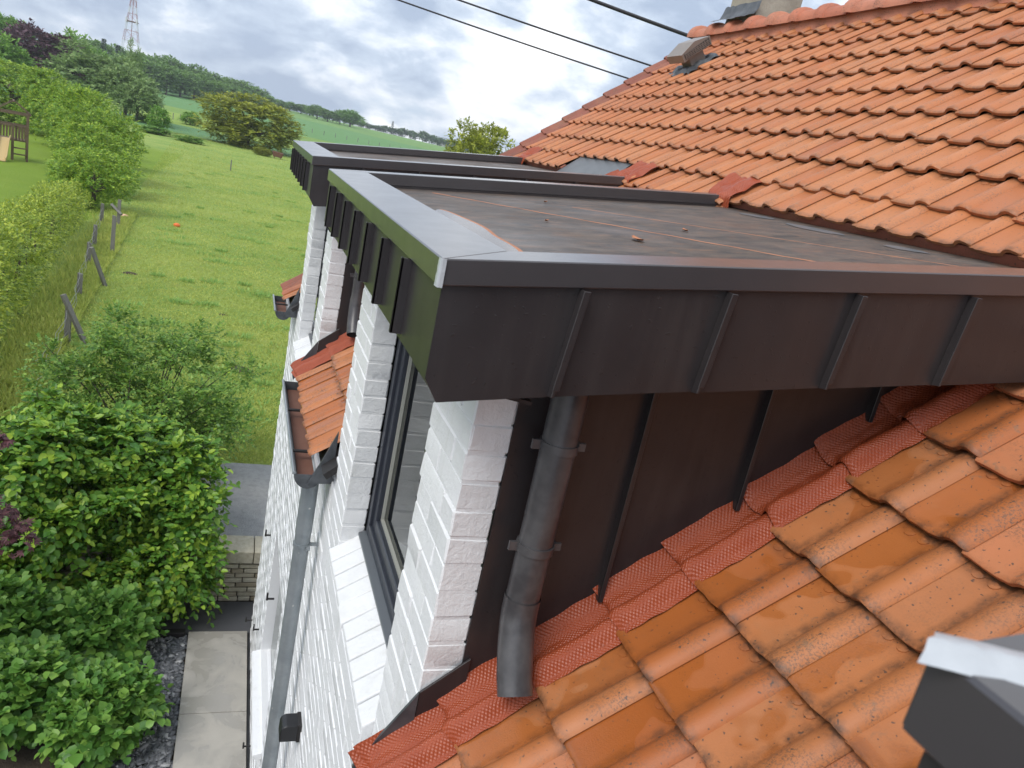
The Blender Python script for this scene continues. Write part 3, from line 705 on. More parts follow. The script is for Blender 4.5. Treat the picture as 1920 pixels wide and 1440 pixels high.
# dust line on the lapped seam of the membrane, clay flakes
r_ = random.Random(8)
for ya in (2.62,):
    V = []; F = []; n = 60
    for k in range(n + 1):
        q_ = k / n; x = .80 + .95 * q_; y = 3.52 - 1.90 * q_ * 1.0 + .01 * math.sin(k * .9); wv = (.002 + .010 * r_.random() ** 2) * (0.15 if math.sin(k * .7) + math.sin(k * 1.9) < -.5 else 1)
        V += [(x, y - wv, capz(x, -.0606)), (x, y + wv * .5, capz(x, -.0590)), (x, y + wv, capz(x, -.0606))]
    for k in range(n): F += [(3 * k, 3 * k + 1, 3 * k + 4, 3 * k + 3), (3 * k + 1, 3 * k + 2, 3 * k + 5, 3 * k + 4)]
    me = bpy.data.meshes.new('seam_silt'); me.from_pydata(V, [], F); link('seam_silt', me, 'clay_dust', dorm1)
V = []; F = []
for k in range(60):
    q_ = k / 59; x = 1.35 + .95 * q_; y = 3.2 - 1.5 * q_; wv = (.0006 + .004 * r_.random() ** 2) * (0.1 if math.sin(k * .5) + math.sin(k * 1.3) < -.1 else 1); V += [(x, y - wv, capz(x, -.0605)), (x, y + wv, capz(x, -.0595))]
for k in range(59): F.append((2 * k, 2 * k + 1, 2 * k + 3, 2 * k + 2))
me = bpy.data.meshes.new('seam_silt'); me.from_pydata(V, [], F); link('seam_silt', me, 'clay_dust', dorm1)
DEB = [(1.18, 2.22, .055, 'curled brown leaf lying beside the seam on the front flat roof'), (1.52, 2.52, .030, 'small pale clay flake towards the tiles on the front flat roof'),
       (1.02, 2.62, .022, 'thin reddish chip left of the seam on the front flat roof'), (1.28, 3.35, .022, 'reddish flake near the far capping of the front flat roof')]
for x, y, L_, lab in DEB:
    mb = MB(); a = r_.uniform(0, 3); pts = []
    for k in range(9):
        q_ = k / 8; w = math.sin(math.pi * q_) * .28 * L_ + .001; cx_ = x + (q_ - .5) * L_ * math.cos(a); cy_ = y + (q_ - .5) * L_ * 1.6 * math.sin(a) ; h = .003 + .005 * (q_ - .5) ** 2 * 4 * (L_ / .055)
        pts.append(((cx_ - w * math.sin(a), cy_ + w * math.cos(a), capz(cx_, -.062 + h + .004)), (cx_, cy_, capz(cx_, -.062 + h)), (cx_ + w * math.sin(a), cy_ - w * math.cos(a), capz(cx_, -.062 + h + .005))))
    V = [q for p3 in pts for q in p3]; F = []
    for k in range(8): F += [(3 * k, 3 * k + 1, 3 * k + 4, 3 * k + 3), (3 * k + 1, 3 * k + 2, 3 * k + 5, 3 * k + 4)]
    me = bpy.data.meshes.new('fallen_leaf'); me.from_pydata(V, [], F)
    tag(link('fallen_leaf' if L_ > .05 else 'clay_flake', me, 'clay_dust', smooth=True), lab, 'leaf' if L_ > .05 else 'flake')

# ---- place bricks: the largest in view are objects, the rest one mesh
def proj_area(pts):
    q_ = [project(p) for p in pts]
    if any(p is None for p in q_): return 0.
    a = 0
    for i in range(len(q_)): x1_, y1_ = q_[i]; x2_, y2_ = q_[(i + 1) % len(q_)]; a += x1_ * y2_ - x2_ * y1_
    cx_ = sum(p[0] for p in q_) / len(q_); cy_ = sum(p[1] for p in q_) / len(q_)
    if not (-30 < cx_ < 1950 and -30 < cy_ < 1470): return 0.
    return abs(a) / 2
sc = []
for k, (ow, w, dp, x, y, z) in enumerate(BR):
    a = proj_area([(x, y, z), (x, y + w, z), (x, y + w, z + CH), (x, y, z + CH)])
    if dp > .05: a += proj_area([(x, y, z), (x + dp, y, z), (x + dp, y, z + CH), (x, y, z + CH)]) + 5
    sc.append((a, k))
sc.sort(reverse=True)
fac_parts = set(k for a, k in [q for q in sc if BR[q[1]][0] == 'facade'][:190])
rest_v, rest_f = [], []; off = 0
for k, (ow, w, dp, x, y, z) in enumerate(BR):
    me = brick_mesh(w, dp, k % 5)
    if ow != 'facade' or k in fac_parts:
        link('brick', me, None, facade_wall if ow == 'facade' else ow, Matrix.Translation((x, y + .0025, z + .0025)))
    else:
        co = np.empty(len(me.vertices) * 3, np.float32); me.vertices.foreach_get('co', co); co = co.reshape(-1, 3) + (x, y + .0025, z + .0025)
        rest_v.append(co); rest_f += [tuple(i + off for i in p.vertices) for p in me.polygons]; off += len(co)
me = bpy.data.meshes.new('distant_bricks'); me.from_pydata(np.concatenate(rest_v).tolist(), [], rest_f)
tag(link('distant_bricks', me, 'brick_paint', facade_wall, smooth=True), kind='stuff')

# ---- roof
roof = MB().hexa([rp(EAVE_S + .03, NEARG, -.07), rp(4.17, NEARG, -.07), rp(4.17, GABLE - .03, -.07), rp(EAVE_S + .03, GABLE - .03, -.07)],
                 [rp(EAVE_S + .03, NEARG, -.028), rp(4.17, NEARG, -.028), rp(4.17, GABLE - .03, -.028), rp(EAVE_S + .03, GABLE - .03, -.028)])
# the boarding is cut away under the three dormers
roof = MB()
spans = [NEARG]
for y in DY: spans += [y + .30, y + DW - .30]
spans.append(GABLE - .03); sd_ = 1.84
for k in range(len(spans) - 1):
    s_a = EAVE_S + .03 if k % 2 == 0 else sd_
    if spans[k + 1] <= spans[k]: continue
    roof.hexa([rp(s_a, spans[k], -.06), rp(4.17, spans[k], -.06), rp(4.17, spans[k + 1], -.06), rp(s_a, spans[k + 1], -.06)],
              [rp(s_a, spans[k], -.028), rp(4.17, spans[k], -.028), rp(4.17, spans[k + 1], -.028), rp(s_a, spans[k + 1], -.028)])
roof = roof.build('roof', 'black_iron', house)
MB().prism_y([(RIDGE_X, rz(RIDGE_X) + .0), (8.2, -1.75), (8.2, -1.82), (RIDGE_X, rz(RIDGE_X) - .08)], NEARG, GABLE).build('rear_roof', 'tile_ridge', house)

def tile_mesh(var, length=None):
    r_ = random.Random(50 + var); vs = []
    prof = [.002, .007, .016, .030, .043, .058, .070, .080, .088, .115, .150, .178, .190, .208]
    Lt = (length or TL) + .035; secs = [(0., -.0065), (.005, -.0015), (.016, 0.), (.10, 0.), (Lt, 0.)]
    V = []; F = []; n = len(prof)
    for (u_, dn) in secs:
        tl = .021 - .032 * (u_ / TL)
        for v in prof:
            h = tile_profile(min(v, TW))
            if v > .185: h += .0005
            jv = r_.uniform(-.0012, .0012)
            V.append((u_ + (r_.uniform(-.0015, .0015) if u_ < .01 else 0) + (.006 * (1 - min(v / .012, 1)) + .004 * max(0, 1 - abs(v - .084) / .012) if u_ < .006 else 0), v - .001, h + tl + dn + jv * .5))
    for i in range(len(secs) - 1):
        for j in range(n - 1): F.append((i * n + j, i * n + j + 1, (i + 1) * n + j + 1, (i + 1) * n + j))
    b = len(V)                                          # front lip
    for j, v in enumerate(prof): x, y, z = V[j]; V.append((x + .004, y, z - .015))
    for j in range(n - 1): F.append((b + j, b + j + 1, j + 1, j))
    b2 = len(V)                                         # side of the roll
    for i, (u_, dn) in enumerate(secs): x, y, z = V[i * n]; V.append((x, y + .012, z - .006))
    for i in range(len(secs) - 1): F.append((b2 + i, i * n, (i + 1) * n, b2 + i + 1))
    for cy_ in (.118, .160):                            # the two half-round nibs below the next course
        c0 = len(V); uz = TL - .004
        for k in range(7):
            a = math.pi * k / 6; x = uz - .016 * math.sin(a); y = cy_ + .015 * math.cos(a)
            V.append((x, y, tile_profile(y) + .021 - .032 * x / TL + .003))
        V.append((uz + .004, cy_, tile_profile(cy_) - .011 + .0055))
        for k in range(6): F.append((c0 + k, c0 + k + 1, c0 + 7))
        for k in range(7):
            x, y, z = V[c0 + k]; V.append((x - .002 * math.sin(math.pi * k / 6), y, z - .006))
        for k in range(6): F.append((c0 + k, c0 + 8 + k, c0 + 9 + k, c0 + k + 1))
    me = bpy.data.meshes.new('tile'); me.from_pydata([tuple(v) for v in V], [], F); me.update()
    import bmesh
    bm = bmesh.new(); bm.from_mesh(me); bmesh.ops.recalc_face_normals(bm, faces=bm.faces); bm.to_mesh(me); bm.free()
    me.polygons.foreach_set('use_smooth', [True] * len(me.polygons)); me.set_sharp_from_angle(angle=math.radians(50))
    me.materials.append(MATS['tile_clay']); return me
TILES = [tile_mesh(k) for k in range(5)]
TCUT = tile_mesh(9, .20)
tiles = []                                              # (s, y, area, cut)
for i in range(-14, 32):
    y = ORG[1] + TW * i; yc = y + TW / 2
    ins_d = None
    for dk, dy in enumerate(DY):
        if dy + .095 < yc < dy + DW - .075: ins_d = dk
    for j in range(-3, 17):
        s_ = j * TL; cut = False
        if j == -3: s_ = EAVE_S
        if ins_d is not None:
            dy = DY[ins_d]; cn_, cf_ = dy + .239, dy + DW - .225
            between = (yc < cn_ - .15 or yc > cf_ + .08)          # under the side overhang
            if j < 7 and not between: continue
            if j == 7:
                s_ = 7.2 * TL; cut = True
                if ins_d == 2 and yc < 6.15: continue
        else:
            # columns covered by the red flashing beside a cheek
            for dy in DY[1:]:
                if dy + .239 - .15 < yc < dy + .239 and j < 8: s_ = None
            if s_ is None: continue
        ctr = rp(s_ + TL / 2, yc, .02)
        a = proj_area([rp(s_, y, .02), rp(s_ + TL, y, .02), rp(s_ + TL, y + TW, .02), rp(s_, y + TW, .02)])
        tiles.append([s_, y, a, cut])
order = sorted(range(len(tiles)), key=lambda k: -tiles[k][2])
# anything hidden behind a dormer matters less
single = set(order[:300]); tv, tf = [], []; off = 0
for k, (s_, y, a, cut) in enumerate(tiles):
    me = TCUT if cut else TILES[random.randrange(5)]
    M = rmat(s_ + random.uniform(-.004, .004), y + random.uniform(-.0025, .0025), random.uniform(-.0015, .0025), random.uniform(-.006, .006), random.uniform(-.006, .006))
    if k in single: link('tile', me, None, roof, M)
    else:
        co = np.empty(len(me.vertices) * 3, np.float32); me.vertices.foreach_get('co', co); co = co.reshape(-1, 3); Mn = np.array(M)
        tv.append(co @ Mn[:3, :3].T + Mn[:3, 3]); tf += [tuple(q_ + off for q_ in p_.vertices) for p_ in me.polygons]; off += len(co)
me = bpy.data.meshes.new('distant_tiles'); me.from_pydata(np.concatenate(tv).tolist(), [], tf)
tag(link('distant_tiles', me, 'tile_clay_joined', roof, smooth=True), kind='stuff')
me.set_sharp_from_angle(angle=math.radians(50))

for dk, (ya, yb) in enumerate(((DY[1] + .12, DY[1] + DW - .12), (6.15, DY[2] + DW - .12))):
    MB().hexa([rp(7.2 * TL + .012, ya, -.09), rp(7.2 * TL + .06, ya, -.09), rp(7.2 * TL + .06, yb, -.09), rp(7.2 * TL + .012, yb, -.09)],
              [rp(7.2 * TL + .012, ya, .012), rp(7.2 * TL + .06, ya, .012), rp(7.2 * TL + .06, yb, .012), rp(7.2 * TL + .012, yb, .012)]).build('eaves_filler', 'tile_verge', roof)
# verge tiles along the far gable
vy = ORG[1] + TW * 32
vp = [(0., .004), (.012, .016), (.03, .026), (.055, .022), (.085, .018), (.105, .026), (.125, .046), (.15, .050), (.166, .040), (.170, -.10)]
V = []; F = []
for (u_, dn) in ((0, -.004), (.01, 0), (TL + .03, -.022)):
    for (a, h) in vp: V.append((u_, a - .004, h + .014 + dn))
n = len(vp)
for i in range(2):
    for j in range(n - 1): F.append((i * n + j, i * n + j + 1, (i + 1) * n + j + 1, (i + 1) * n + j))
b = len(V)
for j in range(n): x, y, z = V[j]; V.append((x + .003, y, z - .014))
for j in range(n - 1): F.append((b + j, b + j + 1, j + 1, j))
vme = bpy.data.meshes.new('verge_tile'); vme.from_pydata(V, [], F); vme.materials.append(MATS['tile_verge']); vme.polygons.foreach_set('use_smooth', [True] * len(F)); vme.set_sharp_from_angle(angle=math.radians(55))
for j in range(-3, 17): link('verge_tile', vme, None, roof, rmat(j * TL + random.uniform(-.005, .005), vy, .0))
# ridge tiles, half round with a collar
def ridge_mesh():
    prof = []; seg = 12; V = []; F = []
    secs = [(0., .112), (.24, .112), (.262, .116), (.275, .142), (.300, .150), (.335, .150), (.345, .138)]
    for (v, r0) in secs:
        for k in range(seg + 1):
            a = math.pi * (-.04 + 1.08 * k / seg); V.append((-r0 * math.cos(a) * 1.05, v, r0 * math.sin(a) * .86))
    n = seg + 1
    for i in range(len(secs) - 1):
        for k in range(seg): F.append((i * n + k, i * n + k + 1, (i + 1) * n + k + 1, (i + 1) * n + k))
    b = len(V)
    for k in range(n): x, y, z = V[k]; V.append((x * .87, y, z * .87 - .004))
    for k in range(seg): F.append((k, b + k, b + k + 1, k + 1))
    me = bpy.data.meshes.new('ridge_tile'); me.from_pydata(V, [], F); me.polygons.foreach_set('use_smooth', [True] * len(F)); me.set_sharp_from_angle(angle=math.radians(50)); me.materials.append(MATS['tile_ridge']); return me
rme = ridge_mesh(); y = GABLE + .01
for k in range(33):
    y -= .335 * 0.985
    link('ridge_tile', rme, None, roof, Matrix.Translation((RIDGE_X, y, rz(RIDGE_X) + .035 + random.uniform(-.004, .004))) @ Matrix.Rotation(random.uniform(-.012, .012), 4, 'X'))

# crumpled red sheets where the cappings run into the tiles
def patch(y, s_, wu, wv, seed, parent):
    r_ = random.Random(seed); nu, nv = 26, 26; V = []; UV = []; F = []; ph = [r_.uniform(0, 6) for _ in range(6)]
    for i in range(nu + 1):
        for j in range(nv + 1):
            u_, v = i / nu, j / nv; yy = y + (v - .5) * wv; su = s_ + u_ * wu
            vv = (yy - ORG[1]) % TW; h = tile_profile(min(vv, TW)) * .85 + .030 - .012 * u_
            h += .010 * abs(math.sin(v * 9 + ph[0] + 2 * u_)) * (1 - u_ * .5) + .006 * math.sin(u_ * 11 + v * 5 + ph[1]) + .004 * math.sin(23 * v + 7 * u_ + ph[2])
            if u_ < .18: h -= (.18 - u_) * .30 + .02 * math.sin(v * 6 + ph[3]) * (.18 - u_) / .18
            yy += .012 * math.sin(u_ * 6 + ph[4]) - (.05 * (1 - u_) * (v - .5) if u_ < .5 else 0)
            V.append(rp(su + .02 * math.sin(v * 5 + ph[5]) * (1 - u_), yy, h)); UV.append((u_ * wu, v * wv))
    n = nv + 1
    for i in range(nu):
        for j in range(nv): F.append((i * n + j, i * n + j + 1, (i + 1) * n + j + 1, (i + 1) * n + j))
    me = bpy.data.meshes.new('flashing_patch'); me.from_pydata(V, [], F); uvl = me.uv_layers.new(name='UVMap')
    for lp in me.loops: uvl.data[lp.index].uv = UV[lp.vertex_index]
    link('flashing_patch', me, 'red_flashing', parent, smooth=True)
S_E = (2.43 - ORG[0]) / math.cos(TH)
patch(DY[1] + DW - .06, S_E - .06, .26, .26, 1, dorm1); patch(DY[2] + .06, S_E - .06, .26, .26, 2, dorm2); patch(DY[2] + DW - .06, S_E - .06, .26, .26, 3, dorm2)
patch(DY[1] + .05, S_E - .16, .34, .30, 4, dorm1)
# bare felt patches at the foot of the tiles
for cx_, cy_, rx_, ry_ in ((2.33, 3.25, .05, .11), (2.30, 2.80, .045, .2), (2.30, 2.28, .04, .10)):
    blob_sheet('felt_patch', wobble(cx_, cy_, rx_, ry_, 28, int(cy_ * 100), .12), -.0600, 'membrane_grey', dorm1)
MB().add([(2.22, 5.2, capz(2.22, -.0602)), (2.47, 5.2, capz(2.47, -.0602)), (2.47, 6.2, capz(2.47, -.0602)), (2.22, 6.2, capz(2.22, -.0602))], [(0, 1, 2, 3)]).build('felt_patch', 'membrane_grey', dorm2)
MB().add([rp(1.70, 5.2, .004), rp(2.05, 5.2, .004), rp(2.05, 6.15, .004), rp(1.70, 6.15, .004)], [(0, 1, 2, 3)]).build('felt_patch', 'membrane_grey', dorm2)

# gutters between the dormers
def gutter(y0, y1, pipe=False):
    cx_, cz_, r0 = .448, -1.672, .066; V = []; F = []; seg = 12
    def ring(y): return [(cx_ - r0 * math.cos(math.pi * k / seg), y, cz_ - r0 * 1.1 * math.sin(math.pi * k / seg)) for k in range(seg + 1)]
    A_, B_ = ring(y0), ring(y1); V = A_ + B_; n = seg + 1; F = [(k, k + 1, n + k + 1, n + k) for k in range(seg)]
    me = bpy.data.meshes.new('gutter'); me.from_pydata(V, [], F); g_ = link('gutter', me, 'zinc', house, smooth=True)
    md = g_.modifiers.new('thick', 'SOLIDIFY'); md.thickness = .003; md.offset = 0
    MB().tube([(cx_ - r0 - .004, y0, cz_ + .004), (cx_ - r0 - .004, y1, cz_ + .004)], .009, 10).build('rim_bead', 'zinc', g_, True)
    for yy, s_ in ((y0, -1), (y1, 1)):
        mb = MB(); rr = [(cx_ - (r0 + .003) * math.cos(math.pi * k / seg), yy, cz_ - (r0 + .003) * 1.1 * math.sin(math.pi * k / seg)) for k in range(seg + 1)]
        mb.add(rr + [(x, yy + s_ * .004, z) for x, _, z in rr], [tuple(range(n)), tuple(range(2 * n - 1, n - 1, -1))] + [(k, k + 1, n + k + 1, n + k) for k in range(seg)] + [(0, n, 2 * n - 1, n - 1)])
        mb.build('end_cap', 'lead', g_)
    zz = cz_ - .050
    MB().add([(cx_ - .042, y0 + .02, zz), (cx_ + .044, y0 + .02, zz), (cx_ + .046, y1 - .02, zz), (cx_ - .040, y1 - .02, zz)], [(0, 1, 2, 3)]).build('gutter_silt', 'rust', g_)
    k = y0 + .28
    while k < y1 - .1:
        MB().box(cx_ - .062, cx_ + .07, k, k + .022, cz_ - .006, cz_ + .006).build('bracket', 'black_iron', g_, bevel=.002); k += .62
    # lead cheek closing the near end of the overhang, boarding below
    tri = MB(); tri.prism_y([(.447, -1.717), (FX - .004, -1.712), (FX - .004, -1.43), (.50, -1.60)], y0 - .012, y0 + .004); tri.build('lead_cheek', 'lead', g_)
    MB().prism_y([(.50, -1.70), (FX + .02, -1.70), (FX + .02, -1.60), (.50, -1.645)], y0 + .006, y1).build('eaves_board', 'mortar_paint', g_)
    if pipe:
        px, py = .478, y0 + .10
        dp = MB().tube([(px, py, cz_ - .06), (px, py, -2.05)], .043, 18).tube([(px, py, -2.05), (px, py, G + .02)], .041, 18).build('downpipe', 'zinc', house, True)
        for zc in (-2.12, -3.86, -5.2):
            MB().tube([(px, py, zc - .010), (px, py, zc + .010)], .046, 18).box(px + .03, FX + .01, py - .006, py + .006, zc - .008, zc + .008).box(px + .02, px + .04, py - .055, py - .04, zc - .008, zc + .008).build('pipe_bracket', 'zinc', dp, True)
gutter(DY[1] + DW - .18, DY[2] + .222, True)
gutter(DY[2] + DW - .19, GABLE - .01)
gutter(DY[0] + DW - .18, DY[1] + .222)

# chimney behind the ridge
cb = MB()
y0c, y1c, xa, xb = 6.80, 7.28, 4.24, 4.70; zt = 2.9; zbse = 1.50
prof = [(0., .055), (.10, .035), (.22, .008), (.36, 0.), (zt - zbse, 0.)]
V = []; F = []
for (h, o_) in prof: V += [(xa - o_, y0c - o_, zbse + h), (xb + o_, y0c - o_, zbse + h), (xb + o_, y1c + o_, zbse + h), (xa - o_, y1c + o_, zbse + h)]
for i in range(len(prof) - 1):
    for k in range(4): F.append((i * 4 + k, i * 4 + (k + 1) % 4, i * 4 + 4 + (k + 1) % 4, i * 4 + 4 + k))
F.append((16, 17, 18, 19)); cb.add(V, F); chim = cb.build('chimney', 'render_cement', house, bevel=.012)
V = []; F = []; n = 14; r_ = random.Random(12)
for i in range(n + 1):
    yy = y0c - .06 + (y1c - y0c + .12) * i / n
    for j, (dx, z) in enumerate(((-.010, 1.86), (-.022, 1.80), (-.052, 1.735), (-.105, 1.712), (-.150, 1.690))):
        V.append((xa + dx + r_.uniform(-.006, .006), yy, z + r_.uniform(-.006, .006)))
for i in range(n):
    for j in range(4): F.append((i * 5 + j, i * 5 + j + 1, (i + 1) * 5 + j + 1, (i + 1) * 5 + j))
me = bpy.data.meshes.new('chimney_flashing'); me.from_pydata(V, [], F); link('chimney_flashing', me, 'lead', chim, smooth=True)
MB().prism_y([(RIDGE_X - .085, rz(RIDGE_X) - .05), (RIDGE_X + .085, rz(RIDGE_X) - .05), (RIDGE_X + .07, rz(RIDGE_X) + .075), (RIDGE_X - .07, rz(RIDGE_X) + .075)], NEARG + .05, GABLE - .04).build('ridge_bedding', 'tile_ridge', roof)

# roof vent near the ridge
vs, vyc = (3.80 - ORG[0]) / math.cos(TH), 6.86
MV = Matrix.Translation(rp(vs, vyc, 0)) @ RM @ Matrix.Diagonal((1.1, 1.15, 1.1, 1))
vent = MB().box(-.07, .07, -.07, .07, .0, .14).build('roof_vent', 'vent_metal', house, M=MV)
# tilted cowl, open mesh to the near side
hood = MB(); hood.hexa([(-.14, -.11, .10), (.13, -.11, .12), (.13, .13, .12), (-.14, .13, .10)], [(-.145, -.115, .165), (.0, -.115, .21), (.0, .135, .21), (-.145, .135, .165)])
hood.hexa([(.0, -.11, .11), (.14, -.11, .12), (.14, .13, .12), (.0, .13, .11)], [(.0, -.115, .21), (.145, -.115, .185), (.145, .135, .185), (.0, .135, .21)])
hood.build('cowl', 'vent_metal', vent, M=MV)
MB().hexa([(-.12, -.117, .115), (.13, -.117, .125), (.13, -.112, .125), (-.12, -.112, .115)], [(-.125, -.1185, .158), (.13, -.1185, .178), (.13, -.113, .178), (-.125, -.113, .158)]).build('mesh_panel', 'vent_mesh', vent, M=MV)
gr = MB()
for k in range(11): x = -.115 + k * .0245; gr.box(x - .002, x + .002, -.1215, -.1175, .117, .158 + .018 * k / 10)
for k in range(4): z = .122 + k * .012; gr.box(-.12, .13, -.1216, -.1178, z - .0016, z + .0016)
gr.build('grille', 'vent_metal', vent, M=MV)
def crumple(parent):
    V = []; F = []; n = 18; r_ = random.Random(5)
    for i in range(n + 1):
        for j in range(n + 1):
            u_, v = i / n, j / n; yy = vyc + (v - .5) * .40; su = vs - .20 + u_ * .34
            h = .034 + .014 * abs(math.sin(11 * v + 5 * u_)) + .008 * math.sin(17 * u_ - 4 * v) + .004 * r_.random()
            if min(u_, v, 1 - v) < .08: h -= .02
            V.append(rp(su + .02 * math.sin(8 * v), yy, h))
    for i in range(n):
        for j in range(n): F.append((i * (n + 1) + j, i * (n + 1) + j + 1, (i + 1) * (n + 1) + j + 1, (i + 1) * (n + 1) + j))
    me = bpy.data.meshes.new('vent_flashing'); me.from_pydata(V, [], F); link('vent_flashing', me, 'lead', parent, smooth=True)
crumple(vent)

# shutter hooks on the facade
for y, z in ((6.70, -3.73), (6.66, -4.73), (5.72, -3.77), (5.62, -4.73)):
    MB().box(FX - .045, FX + .01, y - .007, y + .007, z - .007, z + .007).box(FX - .055, FX - .040, y - .009, y + .009, z - .012, z + .055).build('shutter_hook', 'black_iron', facade_wall, bevel=.002)
for y, z in ((7.60, -5.28), (5.88, -5.40)):
    MB().tube([(FX - .06, y, z), (FX + .01, y, z)], .008, 8).box(FX - .072, FX - .058, y - .016, y + .016, z - .012, z + .035).build('shutter_stay', 'black_iron', facade_wall, bevel=.002)

# wall lamp
ly, lz = 3.42, -3.03
lamp = empty('wall_lamp', (FX, ly, lz), 'small black box lamp fixed to the white wall beside the zinc downpipe', 'lamp')
pr = [(FX + .004, lz - .055), (FX + .004, lz + .045)] + [(FX - .105 + .035 - .035 * math.sin(a), lz + .045 - .035 + .035 * math.cos(a)) for a in [math.pi / 2 * k / 6 for k in range(7)]] + [(FX - .105, lz - .055)]
MB().prism_y(pr, ly - .05, ly + .05).build('housing', 'black_plastic', lamp, True, bevel=.004)
MB().box(FX - .02, FX + .003, ly - .054, ly + .054, lz - .059, lz + .049).build('wall_plate', 'black_iron', lamp, bevel=.003)

# overhead cables from the gable towards a pole up the lane
def cable(a, b, r0, sag, lab):
    a, b = Vector(a), Vector(b); pts = []
    for k in range(41): q_ = k / 40; p_ = a.lerp(b, q_); p_.z -= sag * 4 * q_ * (1 - q_); pts.append(p_)
    tag(MB().tube(pts, r0, 8).build('overhead_cable', 'cable', smooth=True), lab, 'cable')
cable((4.02, 8.25, 1.12), (-3.23, 10.5, 2.02), .0085, .06, 'lowest of the three black cables, reaching the roof edge furthest down')
cable((4.2, 8.25, 1.31), (-2.66, 10.5, 2.19), .0095, .06, 'thin black cable in the middle of the three')
cable((4.66, 8.25, 1.70), (-.35, 10.5, 2.62), .020, .05, 'thick black cable nearest the chimney')

# ------------------------------------------------------------------ foliage builders
LEAF6 = [(0, 0, 0), (.28, .42, .10), (.68, .36, .08), (1, 0, -.12), (.68, -.36, .08), (.28, -.42, .10)]
KITE = [(0, 0, 0), (.45, .40, .08), (1, 0, 0), (.45, -.40, .08)]
def frame(D, Nrm):
    D = D / np.linalg.norm(D, axis=1, keepdims=True); S = np.cross(Nrm, D); S /= np.linalg.norm(S, axis=1, keepdims=True) + 1e-9
    return D, S, np.cross(D, S)
def leaf_arrays(C, D, Nrm, L, shape=KITE, wid=.8):
    D, S, U_ = frame(D, Nrm); k = len(shape); sh = np.array(shape); L = np.asarray(L).reshape(-1, 1, 1)
    V = C[:, None, :] + L * (sh[None, :, 0:1] * D[:, None, :] + sh[None, :, 1:2] * wid * S[:, None, :] + sh[None, :, 2:3] * U_[:, None, :])
    b = np.arange(len(C))[:, None] * k
    if k == 4: F = np.concatenate([b + np.array([[0, 1, 2]]), b + np.array([[0, 2, 3]])]).reshape(-1, 3)
    else: F = np.concatenate([b + np.array([[0, 3, 2, 1]]), b + np.array([[0, 5, 4, 3]])]).reshape(-1, 4)
    return V.reshape(-1, 3), F
def unit(n, g=rng):
    v = g.normal(size=(n, 3)); return v / np.linalg.norm(v, axis=1, keepdims=True)
def blob_points(blobs, n, g, shell=.55, up=.35, low=-.7):
    """points, outward normals on a union of ellipsoid clumps (cx,cy,cz,rx,ry,rz)"""
    B = np.array(blobs); w = (B[:, 3] * B[:, 4] + B[:, 4] * B[:, 5] + B[:, 3] * B[:, 5]); idx = g.choice(len(B), n, p=w / w.sum())
    d = unit(n, g); d[:, 2] = np.where(d[:, 2] < low, -d[:, 2], d[:, 2]); r0 = g.uniform(shell, 1.06, n) ** .6
    b = B[idx]; P_ = b[:, :3] + d * b[:, 3:6] * r0[:, None]
    # drop points buried in another clump
    keep = np.ones(n, bool)
    for q_ in B:
        rel = (P_ - q_[:3]) / q_[3:6]; keep &= (np.linalg.norm(rel, axis=1) > .72)
    nr = d / b[:, 3:6]; nr /= np.linalg.norm(nr, axis=1, keepdims=True)
    return P_[keep], nr[keep]
def crown_blobs(rx, ry, rz_, n, g, z0=0., sub=.45, low=False):
    out = [(0, 0, z0, rx * .62, ry * .62, rz_ * .66)]
    for k in range(n):
        d = unit(1, g)[0]
        if not low: d[2] = abs(d[2]) - .3 if g.random() < .8 else d[2]
        r0 = g.uniform(.52, .82); s_ = sub * g.uniform(.55, 1.2); s_ = min(s_, 1.04 - r0 * .9)
        out.append((d[0] * rx * r0, d[1] * ry * r0, z0 + d[2] * rz_ * r0, rx * s_, ry * s_, rz_ * s_ * .9))
    return out
def foliage_mesh(name, blobs, n, size, g, shape=KITE, droop=.3, shell=.55, wid=.8, low=-.7):
    P_, nr = blob_points(blobs, n, g, shell, low=low); k = len(P_)
    nrm = nr * 1.0 + unit(k, g) * .5 + np.array([0, 0, .35]); nrm /= np.linalg.norm(nrm, axis=1, keepdims=True)
    D = nr * .5 + unit(k, g) * .9 + np.array([0, 0, -droop]); D -= nrm * (D * nrm).sum(1, keepdims=True) * .8
    V, F = leaf_arrays(P_, D, nrm, size * g.uniform(.6, 1.25, k), shape, wid); return arr_mesh(name, V, F)
def spray(blobs, ntw, per, size, length, g, droop=.35, shell=.6, low=-.8):
    P_, nr = blob_points(blobs, ntw, g, shell, low=low); n = len(P_)
    T = nr * .9 + unit(n, g) * .7 + np.array([0, 0, .25]); T /= np.linalg.norm(T, axis=1, keepdims=True)
    S = np.cross(T, np.array([0, 0, 1.]) + unit(n, g) * .3); S /= np.linalg.norm(S, axis=1, keepdims=True) + 1e-9
    ln = length * g.uniform(.5, 1.25, n)[:, None]; tw = g.uniform(.75, 1.2, n); C, D, NN, L_, O = [], [], [], [], []
    for k in range(per):
        q_ = (k + 1) / per; p_ = P_ + T * ln * (q_ - .45) + np.array([0, 0, -1.]) * ln * droop * q_ * q_
        sd = (1 if k % 2 else -1) * (1 - .75 * (k == per - 1))
        d = T * (.55 + .45 * q_) + S * sd * .8 + unit(n, g) * .25 + np.array([0, 0, -.45 * (droop + .2)])
        nn = np.array([0, 0, .75]) + nr * .55 + unit(n, g) * .32
        nn -= d * (nn * d).sum(1, keepdims=True) / (d * d).sum(1, keepdims=True) * .8
        C.append(p_); D.append(d); NN.append(nn / np.linalg.norm(nn, axis=1, keepdims=True)); L_.append(size * tw * g.uniform(.6, 1.15, n) * (1.05 - .35 * abs(q_ - .5))); O.append(nr)
    return np.concatenate(C), np.concatenate(D), np.concatenate(NN), np.concatenate(L_), np.concatenate(O)
